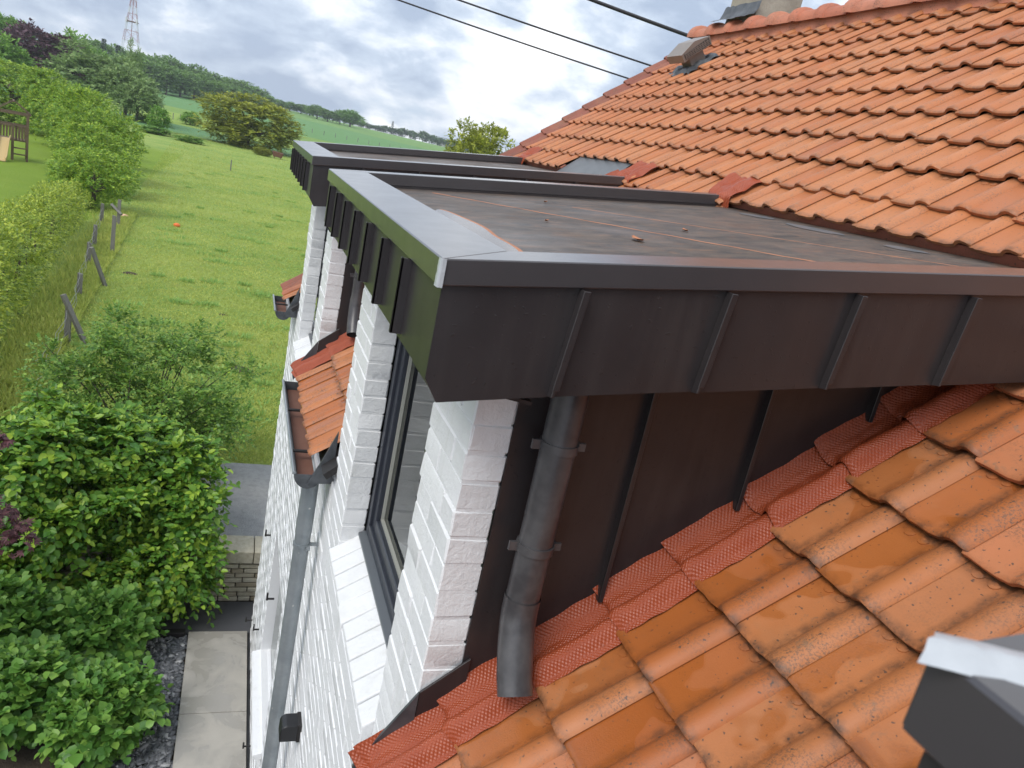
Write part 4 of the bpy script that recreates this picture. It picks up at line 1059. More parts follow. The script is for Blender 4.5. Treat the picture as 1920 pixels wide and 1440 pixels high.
def spray_mesh(name, blobs, n, size, g, droop=.3):
    C, D, NN, L_, _ = spray(blobs, n // 8, 8, size, size * 3.2, g, droop)
    return arr_mesh(name, *leaf_arrays(C, D, NN, L_, KITE, .85))
def trunk_mb(h, r0, g, limbs=5, spread=.5, lean=0.):
    mb = MB(); top = Vector((lean, 0, h)); pts = [(0, 0, -.1), (lean * .2 + .03 * h * g.normal() * .3, .02, h * .35), (lean * .6, .0, h * .7), tuple(top)]
    mb.tube(pts, [r0, r0 * .8, r0 * .6, r0 * .25], 8)
    for k in range(limbs):
        a = 2 * math.pi * k / limbs + g.uniform(0, .8); q_ = g.uniform(.35, .8); s0 = Vector((lean * q_, 0, h * q_)); L_ = spread * h * g.uniform(.6, 1.)
        e = s0 + Vector((math.cos(a) * L_, math.sin(a) * L_, L_ * g.uniform(.4, .9))); mid = s0.lerp(e, .5) + Vector((0, 0, -.06 * L_))
        mb.tube([s0, mid, e], [r0 * .45, r0 * .3, r0 * .1], 6)
    return mb
PROTO = {}
def tree_proto(kind):
    """unit tree: crown radius 1, height 2 (base at 0)"""
    if kind in PROTO: return PROTO[kind]
    g = np.random.default_rng(abs(hash(kind)) % 9973 if False else sum(ord(c) * (i + 3) for i, c in enumerate(kind)))
    spec = dict(forest=(16, 5200, .15, 'leaf_forest'), forest_b=(14, 5200, .15, 'leaf_forest'), tree=(14, 5200, .14, 'leaf_oak'), tree_b=(12, 5200, .14, 'leaf_oak'), beech=(18, 9000, .12, 'leaf_beech'), willow=(20, 9500, .11, 'leaf_willow'),
                bright=(12, 5000, .14, 'leaf_bright'), far=(8, 1600, .24, 'leaf_far'), olive=(24, 22000, .085, 'leaf_olive'), field=(16, 16000, .085, 'leaf_olive'), small=(8, 3000, .16, 'leaf_bright'), row=(18, 15000, .072, 'leaf_row'), row_b=(16, 15000, .072, 'leaf_row'))[kind]
    nb, nl, size, ml = spec
    low = kind in ('olive', 'row', 'row_b', 'small', 'field')
    zc, rzz = (.92, 1.04) if low else (1.10, .92)
    bl = crown_blobs(1.08, 1.08, rzz * 1.04, nb * 2, g, zc, .34, low)
    crown = spray_mesh(kind + '_crown', bl, int(nl * 1.7), size, g)
    crown.materials.append(MATS[ml])
    trunk = trunk_mb(1.25, .07, g, 6, .5).mesh(kind + '_trunk'); trunk.materials.append(MATS['bark'])
    PROTO[kind] = (crown, trunk); return PROTO[kind]
def tree(kind, x, y, z, h, r0, label, cat='tree', group=None, name='tree'):
    crown, trunk = tree_proto(kind)
    root = empty(name, (x, y, z), label, cat, group)
    a = random.uniform(0, 6.28); M = Matrix.Translation((x, y, z - .02 * h)) @ Matrix.Rotation(a, 4, 'Z') @ Matrix.Diagonal((r0, r0, h / 2, 1))
    link('crown', crown, None, root, M); link('trunk', trunk, None, root, M); return root

# ------------------------------------------------------------------ trees of the landscape
tree('beech', -32.7, 146.4, -4.72, 10.3, 6.9, 'purple leaved copper beech above the playground', name='copper_beech')
tree('tree', -31.6, 126.1, -4.83, 7.4, 3.3, 'green tree in front of the purple beech at the left edge')
tree('tree_b', -46.7, 194.5, -4.1, 12.6, 6.5, 'green tree rising behind the purple beech')
tree('tree', -35.7, 186.6, -4.25, 11.6, 5.6, 'pale green tree right of the purple beech')
tree('tree_b', -34.5, 202.1, -4.01, 10.4, 5.0, 'green tree between the purple beech and the dark conifers')
tree('willow', -20.3, 126.4, -4.84, 8.4, 5.6, 'large grey green willow below the mast', name='willow')
tree('willow', -16.1, 122.9, -4.85, 7.4, 3.8, 'grey green willow, right neighbour of the large one', name='willow')
tree('willow', -14.0, 118.2, -4.86, 5.4, 2.9, 'lowest round willow at the edge of the crop field', name='willow')
tree('willow', -16.5, 131.0, -4.83, 10.2, 1.3, 'slim upright poplar in front of the mast foot', name='poplar')
forest = [(-37.2, 327.9, -1.06, 12.2, 5.8), (-34.4, 343.3, -.66, 13.2, 6.1), (-29.4, 338.7, -.79, 12.8, 6.0), (-25.0, 349.1, -.52, 12.2, 6.2), (-20.5, 359.4, -.26, 11.2, 6.3), (-15.8, 374.7, .14, 10.6, 6.6), (-10.9, 384.8, .4, 10.5, 6.8),
          (-6.2, 395, .66, 10.1, 7.0), (-1.0, 405, .9, 9.2, 7.1), (3.1, 415, 1.15, 7.2, 6.4), (-31.7, 298.3, -1.86, 10.1, 5.3), (-27.3, 298.8, -1.86, 10.1, 5.3), (-23.7, 309.1, -1.6, 9.6, 5.5), (-19.7, 317.4, -1.38, 9.1, 5.6), (-15.2, 329.7, -1.06, 8.2, 5.8),
          (-11.0, 339.8, -.79, 8.0, 6.0), (-6.4, 349.9, -.52, 7.6, 6.2), (-1.9, 360, -.26, 6.9, 6.3), (2.1, 370, .01, 5.1, 5.6), (-44, 330, -1.0, 12.5, 6.5), (-51, 322, -1.2, 13, 6.5), (-40, 300, -1.8, 11, 5.6), (-58, 330, -1, 13, 6.5)]
for k, (x, y, z, h, r0) in enumerate(forest):
    tree('forest' if k % 2 else 'forest_b', x, y, z, h, r0 * 1.12, 'dark green tree of the wood on the hill', group='trees of the wood on the hill')
for k, (x, y, z, h, r0) in enumerate([(8, 439.9, 1.71, 5.6, 4.2), (12.5, 439.8, 1.71, 5.2, 5), (19, 449.6, 1.92, 5.2, 5), (25, 454.3, 1.99, 5.4, 4.8), (29.2, 449.1, 1.79, 4.6, 4)]):
    tree('forest_b' if k % 2 else 'forest', x, y, z, h, r0, 'small distant tree on the skyline between the wood and the field trees', group='skyline trees right of the wood')
tree('forest', 31.3, 423.8, 1.19, 6.8, 5.4, 'dark round tree, leftmost of the clump standing on the far field')
tree('forest_b', 36.2, 418.4, .96, 6.0, 5.6, 'dark green tree in the middle of the clump on the far field')
tree('forest', 43.5, 429.8, 1.09, 7.6, 5.0, 'dark tree hidden half behind the bright green field tree')
tree('bright', 47.3, 418.3, .76, 8.4, 6.8, 'bright green round tree at the right of the clump on the far field')
for k, (x, y, z, h, r0) in enumerate([(81.1, 604.6, 2.21, 4.6, 4.6), (87, 603.8, 2.1, 4.4, 4.6), (93.3, 602.8, 1.98, 6, 4.8), (100, 601.8, 1.85, 5.6, 4.6), (106, 600.7, 1.74, 7.3, 5), (113.1, 599.4, 1.6, 7, 4.6), (121.9, 597.7, 1.43, 8.7, 4.8), (128.4, 596.3, 1.31, 7.5, 4.2), (134.2, 595.1, 1.2, 6.5, 4.2), (141.6, 593.3, 1.06, 7.1, 4.6), (148.3, 591.7, .93, 7.1, 4.6), (156, 590, .8, 7, 4.6), (165, 588, .7, 7, 4.6), (75, 606, 2.3, 4, 4), (69, 608, 2.4, 4, 4)]):
    tree('far', x, y, z, h * .95, r0, 'hazy tree in the distant line on the horizon', group='distant trees on the horizon')
def conifer(x, y, z, h, r0, label):
    g = np.random.default_rng(int(h * 100)); n = 900; q_ = g.uniform(.05, 1, n) ** .8; a = g.uniform(0, 6.28, n); rr = r0 * (1 - q_ * .93) * g.uniform(.4, 1.05, n)
    C = np.stack([np.cos(a) * rr, np.sin(a) * rr, q_ * h], 1); D = np.stack([np.cos(a), np.sin(a), -.35 + 0 * a], 1); V, F = leaf_arrays(C, D, np.tile([[0, 0, 1.]], (n, 1)) + unit(n, g) * .4, .07 * h * g.uniform(.5, 1, n), KITE, .5)
    root = empty('conifer', (x, y, z), label, 'conifer'); M = Matrix.Translation((x, y, z)); link('crown', arr_mesh('conifer_crown', V, F), 'leaf_conifer', root, M)
    MB().tube([(0, 0, -.2), (0, 0, h * .95)], [.03 * h, .008 * h], 6).build('trunk', 'bark', root, M=M)
conifer(-46.2, 296.4, -1.86, 13, 2.4, 'dark conifer on the skyline left of the mast'); conifer(-43.5, 306.9, -1.6, 12.2, 2.0, 'smaller dark conifer beside the mast'); conifer(97, 592.1, 1.88, 9.4, 2.1, 'dark pointed conifer in the distant tree line')
tree('field', 16.0, 57.8, -4.86, 7.9, 3.0, 'olive green tree standing behind the far dormer roof')
tree('olive', -.2, 106.5, -4.86, 6.4, 5.7, 'large round yellow green bush in the pasture', 'bush', name='bush')
tree('small', -10.1, 105.5, -4.86, 2.7, 1.35, 'small young tree left of the large round bush'); tree('small', -9.1, 142.7, -4.77, 2.1, 1.7, 'tiny bushy tree behind the field fence')
tree('row', -16.8, 70.1, -4.86, 5.0, 3.9, 'broad leafy tree behind the wooden play tower'); tree('row_b', -12.9, 64.7, -4.86, 4.8, 2.6, 'leafy tree in the garden row below the willow'); tree('row', -10.2, 57.1, -4.86, 4.3, 2.1, 'mid green tree in the garden row, third before the hedge')
tree('row_b', -8.3, 51.3, -4.86, 4.25, 2.2, 'tallest bright green tree of the garden row'); tree('row', -6.8, 44.5, -4.86, 3.7, 1.9, 'bright green tree in the middle of the garden row'); tree('row_b', -5.9, 38.6, -4.86, 3.0, 1.75, 'bushy bright green tree near the end of the garden row'); tree('row', -5.3, 33.6, -4.86, 2.4, 1.45, 'last low bushy tree of the garden row above the hedge')
# scrub along the field edges
for k, (x, y, h, r0, lab) in enumerate([(1.6, 94.4, .9, 1.0, 'low scrub beside the rusty trough'), (-9.6, 96, .8, 1.8, 'low scrub at the top of the pasture, left'), (-5.8, 92, .7, 1.5, 'low scrub at the top of the pasture, towards the round bush'), (-13, 118.5, 1.1, 1.2, 'dark low shrub at the foot of the willows')]):
    tree('olive' if k == 0 else 'small', x, y, -4.86, h, r0, lab, 'scrub', name='scrub')

# hedge along the garden
def hedge():
    g = np.random.default_rng(21); cl = [(-3.75, 11.2), (-4.0, 13.5), (-4.25, 16), (-4.5, 19), (-4.85, 22.5), (-5.15, 26), (-5.35, 29.5)]; bl = []
    for k in range(64):
        q_ = k / 63 * (len(cl) - 1); i = min(int(q_), len(cl) - 2); f_ = q_ - i; x = cl[i][0] * (1 - f_) + cl[i + 1][0] * f_; y = cl[i][1] * (1 - f_) + cl[i + 1][1] * f_
        hh = 1.72 - .5 * max(0, (y - 17) / 13); bl.append((x + g.normal() * .07, y, G2 + hh * .5, .62 + g.normal() * .05, .55, hh * .52 + g.normal() * .04))
        if k % 2: bl.append((x + g.normal() * .25, y, G2 + hh * .86, .34, .34, .26))
    root = empty('hedge', (-4.5, 20, G2), 'long clipped yellow green hedge between garden lawn and pasture', 'hedge')
    o_ = link('foliage', spray_mesh('hedge', bl, 110000, .075, g, .1), 'leaf_hedge', root); o_['kind'] = 'stuff'
    st = MB()
    for k in range(30):
        q_ = k / 29 * (len(cl) - 1); i = min(int(q_), len(cl) - 2); f_ = q_ - i; x = cl[i][0] * (1 - f_) + cl[i + 1][0] * f_; y = cl[i][1] * (1 - f_) + cl[i + 1][1] * f_
        st.tube([(x, y, G2 - .05), (x + .1 * g.normal(), y, G2 + .9)], [.03, .012], 6)
    st.build('stems', 'bark', root)
hedge()

# ------------------------------------------------------------------ garden shrubs below the house
def leafy_shrub(name, label, base, blobs, n, size, matname, single_mat, n_single, seed, shape=LEAF6, droop=.55, wid=.9, cat='shrub', twigs=26, group=None, tl=3.4):
    g = np.random.default_rng(seed); root = empty(name, base, label, cat, group)
    P_, D, nrm, sz_, nr = spray(blobs, n // 9, 9, size, size * tl, g, droop, .6); k = len(P_)
    # biggest leaves facing the viewer become single leaves
    vis = -(P_ / np.linalg.norm(P_, axis=1, keepdims=True) * nr).sum(1) + .0 * sz_; score = vis + .5 * (np.linalg.norm((P_ - np.array(base)), axis=1) > 0) * g.uniform(0, 1.2, k) + sz_ / size * .5
    pick = np.argsort(-score)[:n_single]; rest = np.setdiff1d(np.arange(k), pick)
    V, F = leaf_arrays(P_[rest], D[rest], nrm[rest], sz_[rest], shape, wid)
    fo = link('foliage', arr_mesh(name + '_foliage', V, F), matname, root); fo['kind'] = 'stuff'
    lm = arr_mesh(name + '_leaf', *leaf_arrays(np.zeros((1, 3)), np.array([[1., 0, 0]]), np.array([[0, 0, 1.]]), [1.], shape, wid)); lm.materials.append(MATS[single_mat])
    Dn, Sn, Un = frame(D[pick], nrm[pick])
    for q_, i in enumerate(pick):
        pz = P_[i] + nr[i] * .012; s_ = sz_[i] * 1.1
        M = Matrix([[Dn[q_][r] * s_, Sn[q_][r] * s_, Un[q_][r] * s_, pz[r]] for r in range(3)] + [[0, 0, 0, 1]])
        link('leaf', lm, None, root, M)
    tw = MB(); B = np.array(blobs)
    for q_ in range(twigs):
        b = B[g.integers(len(B))]; d = unit(1, g)[0]; d[2] = abs(d[2]); e = b[:3] + d * b[3:6] * .95
        s0 = np.array([base[0] + g.normal() * .12, base[1] + g.normal() * .12, base[2]]); mid = (s0 + e) / 2 + np.array([0, 0, .12])
        tw.tube([tuple(s0), tuple(mid), tuple(e)], [.022, .013, .004], 5)
    tw.build('stems', 'bark', root); return root
g0 = np.random.default_rng(77); sb = []
for k in range(95):
    a = g0.uniform(0, 6.28); q_ = math.sqrt(g0.random()); x = -1.58 + 1.42 * q_ * math.cos(a); y = 8.75 + .9 * q_ * math.sin(a); zt_ = -3.42 - .5 * q_ ** 2.2 - .16 * max(0, x + 1.0)
    z = G + .2 + (zt_ - G - .2) * g0.random() ** .7; r0 = g0.uniform(.16, .30); sb.append((x, y, z, r0, r0, r0 * .8))
sb += [(-1.6, 8.8, -4.55, 1.2, .72, .85), (-.52, 8.7, -4.4, .34, .4, .5), (-.40, 8.7, -4.9, .32, .36, .4), (-1.3, 8.1, -4.9, .6, .3, .45), (-2.2, 8.1, -4.8, .6, .3, .5), (-.62, 8.0, -5.2, .3, .22, .25), (-.12, 7.98, -5.05, .26, .22, .28), (-.40, 7.92, -4.85, .32, .25, .32), (-.06, 8.05, -4.72, .22, .2, .25), (-.18, 8.2, -4.4, .28, .28, .28), (-.12, 8.4, -4.05, .26, .3, .25), (-.30, 8.6, -3.8, .3, .3, .22)]
leafy_shrub('viburnum_shrub', 'large dense shrub with pointed glossy green leaves beside the house', (-1.5, 8.8, G), sb, 64000, .094, 'leaf_shrub', 'leaf_shrub_single', 290, 5, droop=.5, wid=.72)
# looser twiggy shrub rising behind it
g0 = np.random.default_rng(78); sb = []
for k in range(60):
    x = g0.uniform(-2.3, .42); y = g0.uniform(9.9, 11.1); z = g0.uniform(-4.4, -3.05 - .35 * max(0, x + .6)); r0 = g0.uniform(.12, .26); sb.append((x, y, z, r0, r0, r0))
leafy_shrub('twiggy_shrub', 'loose twiggy shrub with small leaves behind the large dense shrub', (-.9, 10.4, G2), sb, 26000, .058, 'leaf_twiggy', 'leaf_shrub_single', 60, 6, KITE, .2, .85, 'shrub', 34, tl=5.)
def hydrangea(cx_, cy_, r0, h, lab, seed):
    g = np.random.default_rng(seed); bl = []
    for k in range(16):
        a = g.uniform(0, 6.28); q_ = math.sqrt(g.random()) * .75; rr = g.uniform(.13, .2); bl.append((cx_ + r0 * q_ * math.cos(a), cy_ + r0 * q_ * math.sin(a), G + h * (.95 - .45 * q_ * q_) - rr, rr, rr, rr * .8))
    bl.append((cx_, cy_, G + h * .4, r0 * .8, r0 * .8, h * .4))
    leafy_shrub('hydrangea', lab, (cx_, cy_, G), bl, 7200, .092, 'leaf_hydrangea', 'leaf_hydrangea_single', 120, seed, LEAF6, .15, 1.0, 'hydrangea', 14, 'hydrangeas beside the path')
hydrangea(-.92, 7.28, .44, .72, 'green hydrangea furthest back, right against the large shrub', 31)
hydrangea(-1.40, 6.45, .44, .70, 'green hydrangea at the left edge of the picture', 32)
hydrangea(-.68, 6.2, .38, .60, 'green hydrangea nearest the slate chippings', 33)
hydrangea(-1.72, 7.35, .46, .85, 'green hydrangea half hidden behind the others at the left edge', 34)
# red maple entering from the left
mroot = empty('japanese_maple', (-2.25, 6.9, G), 'dark red japanese maple reaching in from the left edge', 'maple')
g = np.random.default_rng(41); bl = [(-1.60, 6.5, -3.62, .22, .25, .16), (-1.44, 6.5, -3.74, .14, .2, .10), (-1.9, 6.5, -3.5, .35, .4, .25), (-1.66, 6.5, -2.86, .16, .2, .07), (-2.1, 6.5, -3.9, .4, .4, .25), (-2.1, 6.6, -2.9, .4, .4, .15)]
P_, nr = blob_points(bl, 1500, g, .3); C = []; D = []; NN = []; LL = []
for p_ in P_:
    nrm = np.array([0, -.3, 1.]) + g.normal(size=3) * .3; a0 = g.uniform(0, 6.28); s_ = g.uniform(.05, .085)
    ax = np.cross(nrm, [1, .2, 0]); ax /= np.linalg.norm(ax); ay = np.cross(nrm, ax); ay /= np.linalg.norm(ay)
    for k in range(5):
        a = a0 + (k - 2) * .62; C.append(p_); D.append(ax * math.cos(a) + ay * math.sin(a) + np.array([0, 0, -.25])); NN.append(nrm); LL.append(s_ * (1 - .12 * abs(k - 2)))
V, F = leaf_arrays(np.array(C), np.array(D), np.array(NN), np.array(LL), KITE, .38)
fo = link('foliage', arr_mesh('maple', V, F), 'leaf_maple', mroot); fo['kind'] = 'stuff'
MB().tube([(-2.3, 6.9, G - .1), (-2.32, 6.9, -4.5), (-2.0, 6.6, -3.75), (-1.45, 6.5, -3.7)], [.05, .035, .02, .006], 8).tube([(-2.32, 6.9, -4.4), (-2.3, 6.75, -3.3), (-1.7, 6.5, -2.88)], [.03, .02, .006], 8).build('trunk', 'bark', mroot, True)

# ------------------------------------------------------------------ grass
def grass():
    g = np.random.default_rng(61); n = 300000
    y = 10.8 * (125 / 10.8) ** (g.random(n) ** 1.0 * (.72 + .28 * g.random(n))); x = g.uniform(-.26, .11, n) * y + g.normal(size=n) * .3
    keep = (x < 7) & ~((x < -3.1 - .055 * (y - 14)) & (y > 11)); x, y = x[keep], y[keep]; k = len(x)
    C = np.stack([x, y, ground_z(x, y) - .005], 1); D = unit(k, g) * 1. + np.array([0, 0, .42]); Nn_ = unit(k, g) + np.array([0, -.6, .3])
    L_ = g.uniform(.03, .07, k) * (1 + y / 60); V, F = leaf_arrays(C, D, Nn_, L_, [(0, .10, 0), (.5, .12, .0), (1, 0, 0), (.5, -.12, 0)], 1.)
    tag(link('pasture_grass', arr_mesh('grass', V, F), 'grass_blade'), 'short bright green pasture grass', 'grass', kind='stuff')
    # darker tufts the cattle leave
    C = []; D = []; NN = []; LL = []
    for q_ in range(120):
        ty = 11.5 * (75 / 11.5) ** g.random(); tx = g.uniform(-.20, .10) * ty
        if tx < -2.9 - .055 * (ty - 14): continue
        m_ = 90; rr = .08 + .5 * g.random() ** 2; a = g.uniform(0, 6.28, m_); r1 = np.sqrt(g.random(m_)) * rr; px = tx + np.cos(a) * r1 * 1.8; py = ty + np.sin(a) * r1
        C.append(np.stack([px, py, ground_z(px, py)], 1)); D.append(np.stack([np.cos(a), np.sin(a), 0 * a], 1) * .6 + unit(m_, g) * .4 + np.array([0, 0, .8])); NN.append(unit(m_, g) + np.array([0, -.5, .2])); LL.append(g.uniform(.07, .15, m_))
    V, F = leaf_arrays(np.concatenate(C), np.concatenate(D), np.concatenate(NN), np.concatenate(LL), [(0, .08, 0), (.5, .12, 0), (1, 0, 0), (.5, -.12, 0)], 1.)
    tag(link('grass_tufts', arr_mesh('tufts', V, F), 'grass_tuft'), 'darker longer tufts dotted over the pasture', 'grass', kind='stuff')
    # rank growth under the fence and hedge
    n = 26000; y = g.uniform(11, 33, n); x = -3.0 - .055 * (y - 15) - np.abs(g.normal(size=n)) * .45 + .25; C = np.stack([x, y, ground_z(x, y)], 1); k = n
    V, F = leaf_arrays(C, unit(k, g) * .6 + np.array([0, 0, 1.]), unit(k, g) + np.array([0, -.5, .2]), g.uniform(.08, .26, k), [(0, .05, 0), (.5, .08, 0), (1, 0, 0), (.5, -.08, 0)], 1.)
    tag(link('verge_grass', arr_mesh('verge_grass', V, F), 'grass_blade'), 'long grass and weeds under the wire fence', 'grass', kind='stuff')
grass()

# ------------------------------------------------------------------ fence, field things
POSTS = [(-2.77, 15.68, .72, None), (-3.2, 19.22, .62, None), (-3.62, 22.79, .66, None), (-3.35, 24.84, 1.18, None), (-3.92, 25.52, .72, None), (-3.88, 29.72, 1.0, None), (-4.44, 30.06, .72, None)]
fence = empty('wire_fence', (-3.2, 20, G2), 'leaning grey post and wire fence along the pasture', 'fence')
for x, y, h, _ in POSTS:
    z = float(ground_z(np.array(x), np.array(y))); MB().hexa([(x - .055, y - .04, z - .2), (x + .055, y - .04, z - .2), (x + .055, y + .04, z - .2), (x - .055, y + .04, z - .2)], [(x - .05, y - .035, z + h), (x + .05, y - .035, z + h - .02), (x + .05, y + .035, z + h - .02), (x - .05, y + .035, z + h)]).build('post', 'wood_grey', fence, bevel=.006)
for (a, b) in (((-2.42, 15.67, G2 - .05), (-2.86, 15.62, G2 + .95)), ((-2.91, 20.88, G2 - .05), (-3.24, 20.7, G2 + .92)), ((-4.15, 29.9, G2 + .75), (-3.78, 29.6, G2 + .5))):
    MB().tube([a, b], .055, 4).build('brace', 'wood_grey', fence)
for zz in (.28, .50, .66):
    pts = []
    chain = [(-2.6, 12.5), (-2.77, 15.6), (-3.2, 19.15), (-3.62, 22.7), (-3.92, 25.4), (-4.44, 30.0)]
    for (x0_, y0_), (x1_, y1_) in zip(chain[:-1], chain[1:]):
        for k in range(8): q_ = k / 8; pts.append((x0_ + (x1_ - x0_) * q_ + .03 * math.sin(k * 2.1 + zz * 9), y0_ + (y1_ - y0_) * q_, G2 + zz - .12 * math.sin(math.pi * q_) + .02 * math.sin(k * 1.7 + zz * 20)))
    MB().tube(pts, .0035, 5).build('strand', 'wire', fence)
tag(MB().hexa([(-1.07, 64.28, G2 - .2), (-.97, 64.28, G2 - .2), (-.97, 64.38, G2 - .2), (-1.07, 64.38, G2 - .2)], [(-1.06, 64.29, G2 + .8), (-.98, 64.29, G2 + .82), (-.98, 64.37, G2 + .82), (-1.06, 64.37, G2 + .8)]).build('fence_post', 'wood_grey', bevel=.01), 'lone wooden post standing in the open pasture', 'post')
def ball(name, x, y, r0, matn, lab):
    V = []; F = []; nu, nv = 10, 16
    for i in range(nu + 1):
        for j in range(nv): a = math.pi * i / nu; b = 2 * math.pi * j / nv; q_ = 1 + .06 * math.cos(b * 4); V.append((x + r0 * math.sin(a) * math.cos(b) * q_ * 1.15, y + r0 * math.sin(a) * math.sin(b) * q_, G2 + r0 * .75 + r0 * .85 * math.cos(a)))
    for i in range(nu):
        for j in range(nv): F.append((i * nv + j, i * nv + (j + 1) % nv, (i + 1) * nv + (j + 1) % nv, (i + 1) * nv + j))
    me = bpy.data.meshes.new(name); me.from_pydata(V, [], F); tag(link(name, me, matn, smooth=True), lab, 'ball')
ball('ball', -2.2, 32.04, .10, 'ball_orange', 'small orange ball lying in the open pasture'); ball('ball', -3.96, 31.84, .13, 'ball_pale', 'pale pink ball lying at the foot of the fence')
# molehills
for x, y, s_, lab in ((-2.6, 22.6, .16, 'bare earth patch near the fence in the pasture'), (-.15, 19.3, .12, 'small brown molehill out in the pasture'), (-.35, 12.9, .12, 'brown molehill nearest the shrub'), (.30, 15.2, .16, 'brown molehill close to the white house wall')):
    V = [(x, y, G2 + s_ * .35)]; F = []; r_ = random.Random(int(y * 10)); n = 14
    for ring in (.5, 1.):
        for k in range(n): a = 6.283 * k / n; q_ = s_ * ring * r_.uniform(.8, 1.25); V.append((x + q_ * 1.5 * math.cos(a), y + q_ * math.sin(a), G2 + (s_ * .22 if ring < .9 else -.02) * r_.uniform(.7, 1.2)))
    for k in range(n): F.append((0, 1 + k, 1 + (k + 1) % n)); F.append((1 + k, 1 + n + k, 1 + n + (k + 1) % n, 1 + (k + 1) % n))
    me = bpy.data.meshes.new('molehill'); me.from_pydata(V, [], F); tag(link('molehill', me, 'soil', smooth=True), lab, 'molehill')
tr_ = empty('feed_trough', (3.26, 93.6, G2), 'rusty brown feed trough beside the round bush', 'trough')
MB().hexa([(2.75, 93.2, G2 + .22), (3.7, 93.3, G2 + .16), (3.7, 94, G2 + .16), (2.75, 93.9, G2 + .22)], [(2.65, 93.1, G2 + .78), (3.85, 93.2, G2 + .68), (3.85, 94.1, G2 + .68), (2.65, 94, G2 + .78)]).build('tub', 'rust', tr_, bevel=.03)
for x in (2.9, 3.6): MB().tube([(x, 93.2, G2 - .1), (x, 93.6, G2 + .3)], .05, 6).build('leg', 'rust', tr_)
# field fences far out
ff = empty('field_fence', (-8, 150, G2), 'thin post fence crossing the far fields left of the round bush', 'fence')
for k in range(15):
    x = -15.5 + k * 1.05; y = 148 - .35 * x * 0 + k * .9; z = float(ground_z(np.array(x), np.array(y))); MB().box(x - .06, x + .06, y - .06, y + .06, z - .1, z + 1.1).build('post', 'wood_grey', ff)
for k in range(12):
    x = 10 + k * 3.4; y = 236 + k * 1.2; z = float(ground_z(np.array(x), np.array(y))); MB().box(x - .08, x + .08, y - .08, y + .08, z - .1, z + 1.2).build('post', 'wood_grey', ff)

# play tower with slide
pt = empty('play_tower', (-10.9, 46, G2), 'brown wooden play tower with pitched beam roof and ochre slide', 'play tower')
MP = Matrix.Translation((-11.0, 46.2, G2)) @ Matrix.Rotation(math.radians(14), 4, 'Z')
pw = .62
for sx in (-1, 1):
    for sy in (-1, 1):
        h = 2.3; MB().box(sx * pw - .05, sx * pw + .05, sy * pw - .05, sy * pw + .05, -.1, h).build('post', 'wood_brown', pt, M=MP)
for sy in (-1, 1):
    for sx in (-1, 1):
        MB().hexa([(sx * (pw + .14) - .03, sy * pw - .05, 2.24), (sx * (pw + .14) + .03, sy * pw - .05, 2.24), (sx * (pw + .14) + .03, sy * pw + .05, 2.24), (sx * (pw + .14) - .03, sy * pw + .05, 2.24)],
                  [(-.03 + sx * .02, sy * pw - .05, 2.80), (.03 + sx * .02, sy * pw - .05, 2.80), (.03 + sx * .02, sy * pw + .05, 2.80), (-.03 + sx * .02, sy * pw + .05, 2.80)]).build('rafter', 'wood_brown', pt, M=MP)
    MB().box(-pw - .1, pw + .1, sy * pw - .04, sy * pw + .04, 2.18, 2.27).build('beam', 'wood_brown', pt, M=MP)
MB().box(-.04, .04, -pw - .1, pw + .1, 2.74, 2.82).build('ridge_beam', 'wood_brown', pt, M=MP)
MB().box(-pw, pw, -pw, pw, .92, .98).build('platform', 'wood_brown', pt, M=MP)
for k in range(9):
    x = -pw + .12 + k * .13
    if x > -.05: MB().box(x - .04, x + .04, -pw - .03, -pw + .0, .98, 1.62).build('slat', 'wood_brown', pt, M=MP)
    MB().box(x - .04, x + .04, pw - .0, pw + .03, .98, 1.62).build('slat', 'wood_brown', pt, M=MP)
for sy in (-1, 1): MB().box(-pw, pw, sy * pw - .03, sy * pw + .03, 1.60, 1.68).build('rail', 'wood_brown', pt, M=MP)
MB().box(-.06, .06, -pw - .12, -pw - .02, -.05, 1.75).build('post', 'wood_brown', pt, M=MP)
for z in (.3, .6): MB().box(-.02, pw, -pw - .1, -pw - .04, z - .03, z + .03).build('rung', 'wood_brown', pt, M=MP)
sm = MB(); pts = [(-.32, -pw - .02, 1.02), (-.36, -pw - .35, .86), (-.42, -pw - .95, .42), (-.46, -pw - 1.35, .14), (-.50, -pw - 1.75, .06)]
for (x, y, z), (x2, y2, z2) in zip(pts[:-1], pts[1:]):
    sm.hexa([(x - .22, y, z - .03), (x + .22, y, z - .03), (x2 + .22, y2, z2 - .03), (x2 - .22, y2, z2 - .03)], [(x - .22, y, z), (x + .22, y, z), (x2 + .22, y2, z2), (x2 - .22, y2, z2)])
    for s_ in (-1, 1): sm.hexa([(x + s_ * .22 - .02, y, z), (x + s_ * .22 + .02, y, z), (x2 + s_ * .22 + .02, y2, z2), (x2 + s_ * .22 - .02, y2, z2)], [(x + s_ * .22 - .02, y, z + .14), (x + s_ * .22 + .02, y, z + .14), (x2 + s_ * .22 + .02, y2, z2 + .14), (x2 + s_ * .22 - .02, y2, z2 + .14)])
sm.build('slide', 'slide_plastic', pt, M=MP)

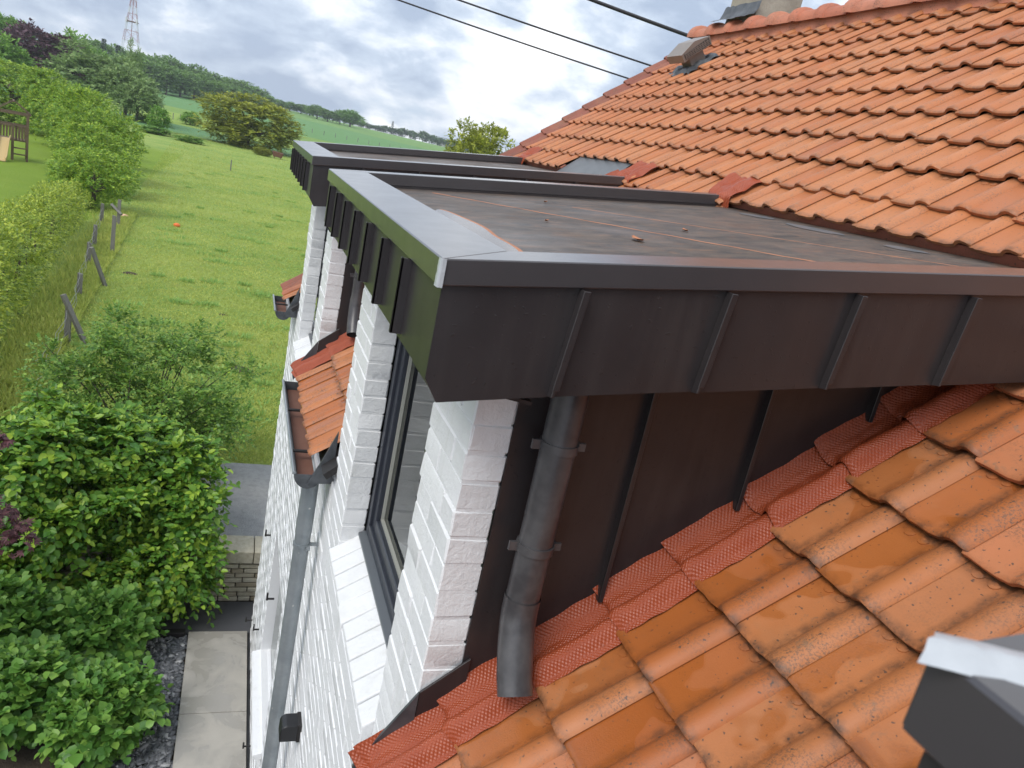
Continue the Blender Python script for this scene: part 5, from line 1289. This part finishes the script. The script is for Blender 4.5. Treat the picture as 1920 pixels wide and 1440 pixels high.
# radio mast on the hill
mx_, my_, mz_ = -48.9, 376.8, 0.
mast = empty('radio_mast', (mx_, my_, mz_), 'tall red and white lattice radio mast on the wooded hill', 'mast')
def hw(z): return 4.0 * (1 - z / 34) ** 1.15 + .75 if z < 34 else .75
lv = [0, 6, 11, 15.5, 19.5, 23, 26, 28.5, 31, 33.5, 36]
for a, b in zip(lv[:-1], lv[1:]):
    sec = MB(); ha, hb = hw(a), hw(b)
    for sx, sy in ((-1, -1), (1, -1), (1, 1), (-1, 1)): sec.tube([(mx_ + sx * ha, my_ + sy * ha, mz_ + a), (mx_ + sx * hb, my_ + sy * hb, mz_ + b)], .075, 5)
    for (s1, s2) in (((-1, -1), (1, -1)), ((1, -1), (1, 1)), ((1, 1), (-1, 1)), ((-1, 1), (-1, -1))):
        p_ = lambda s_, h_, z_: (mx_ + s_[0] * h_, my_ + s_[1] * h_, mz_ + z_)
        sec.tube([p_(s1, ha, a), p_(s2, hb, b)], .035, 4); sec.tube([p_(s2, ha, a), p_(s1, hb, b)], .035, 4); sec.tube([p_(s1, hb, b), p_(s2, hb, b)], .05, 4)
    sec.build('lattice_section', 'mast_red' if lv.index(a) % 2 else 'mast_white', mast)
MB().tube([(mx_, my_, mz_), (mx_, my_, mz_ + 36)], .13, 6).build('ladder_core', 'mast_red', mast)
MB().box(mx_ - 2.2, mx_ + 2.2, my_ - 2.2, my_ + 2.2, mz_ + 22.8, mz_ + 23.1).build('gallery', 'rust', mast)
for sx in (-1, 1): MB().tube([(mx_ + sx * 1.9, my_ - 2, mz_ + 22.2), (mx_ + sx * 1.9, my_ - 2, mz_ + 24.2)], .35, 8).build('antenna', 'mast_white', mast)
for k in range(3): MB().tube([(mx_ - .7 + .7 * k, my_, mz_ + 35), (mx_ - .7 + .7 * k, my_, mz_ + 39.5)], .12, 6).build('antenna', 'mast_white', mast)
pole = MB().tube([(5.6, 440, 0), (5.6, 440, 10.2)], .22, 6).box(4.9, 6.3, 439.9, 440.1, 9.6, 9.8).build('power_pole', 'wood_grey'); tag(pole, 'thin power pole on the skyline just right of the wood', 'pole')
bld = empty('barn', (139, 606, 1.0), 'pale long barn roof among the distant trees', 'barn')
MB().box(134, 146, 603, 611, 0, 5).build('wall', 'brick_paint', bld); MB().hexa([(133.5, 602.5, 5), (146.5, 602.5, 5), (146.5, 611.5, 5), (133.5, 611.5, 5)], [(133.5, 606.6, 8), (146.5, 606.6, 8), (146.5, 607.4, 8), (133.5, 607.4, 8)]).build('roof', 'zinc', bld)

# ------------------------------------------------------------------ air
hz = MB().box(-900, 900, -40, 1400, -7.2, 60).build('haze', None); hz['kind'] = 'stuff'; hz['label'] = 'thin pale air over the fields'; hz['category'] = 'haze'
hm = bpy.data.materials.new('haze_air'); hm.use_nodes = True; hn = hm.node_tree; hn.nodes.clear()
pv = hn.nodes.new('ShaderNodeVolumePrincipled'); pv.inputs['Color'].default_value = (.85, .90, .97, 1); pv.inputs['Density'].default_value = .00038; pv.inputs['Anisotropy'].default_value = .3
ho = hn.nodes.new('ShaderNodeOutputMaterial'); hn.links.new(pv.outputs[0], ho.inputs['Volume']); hz.data.materials.append(hm)
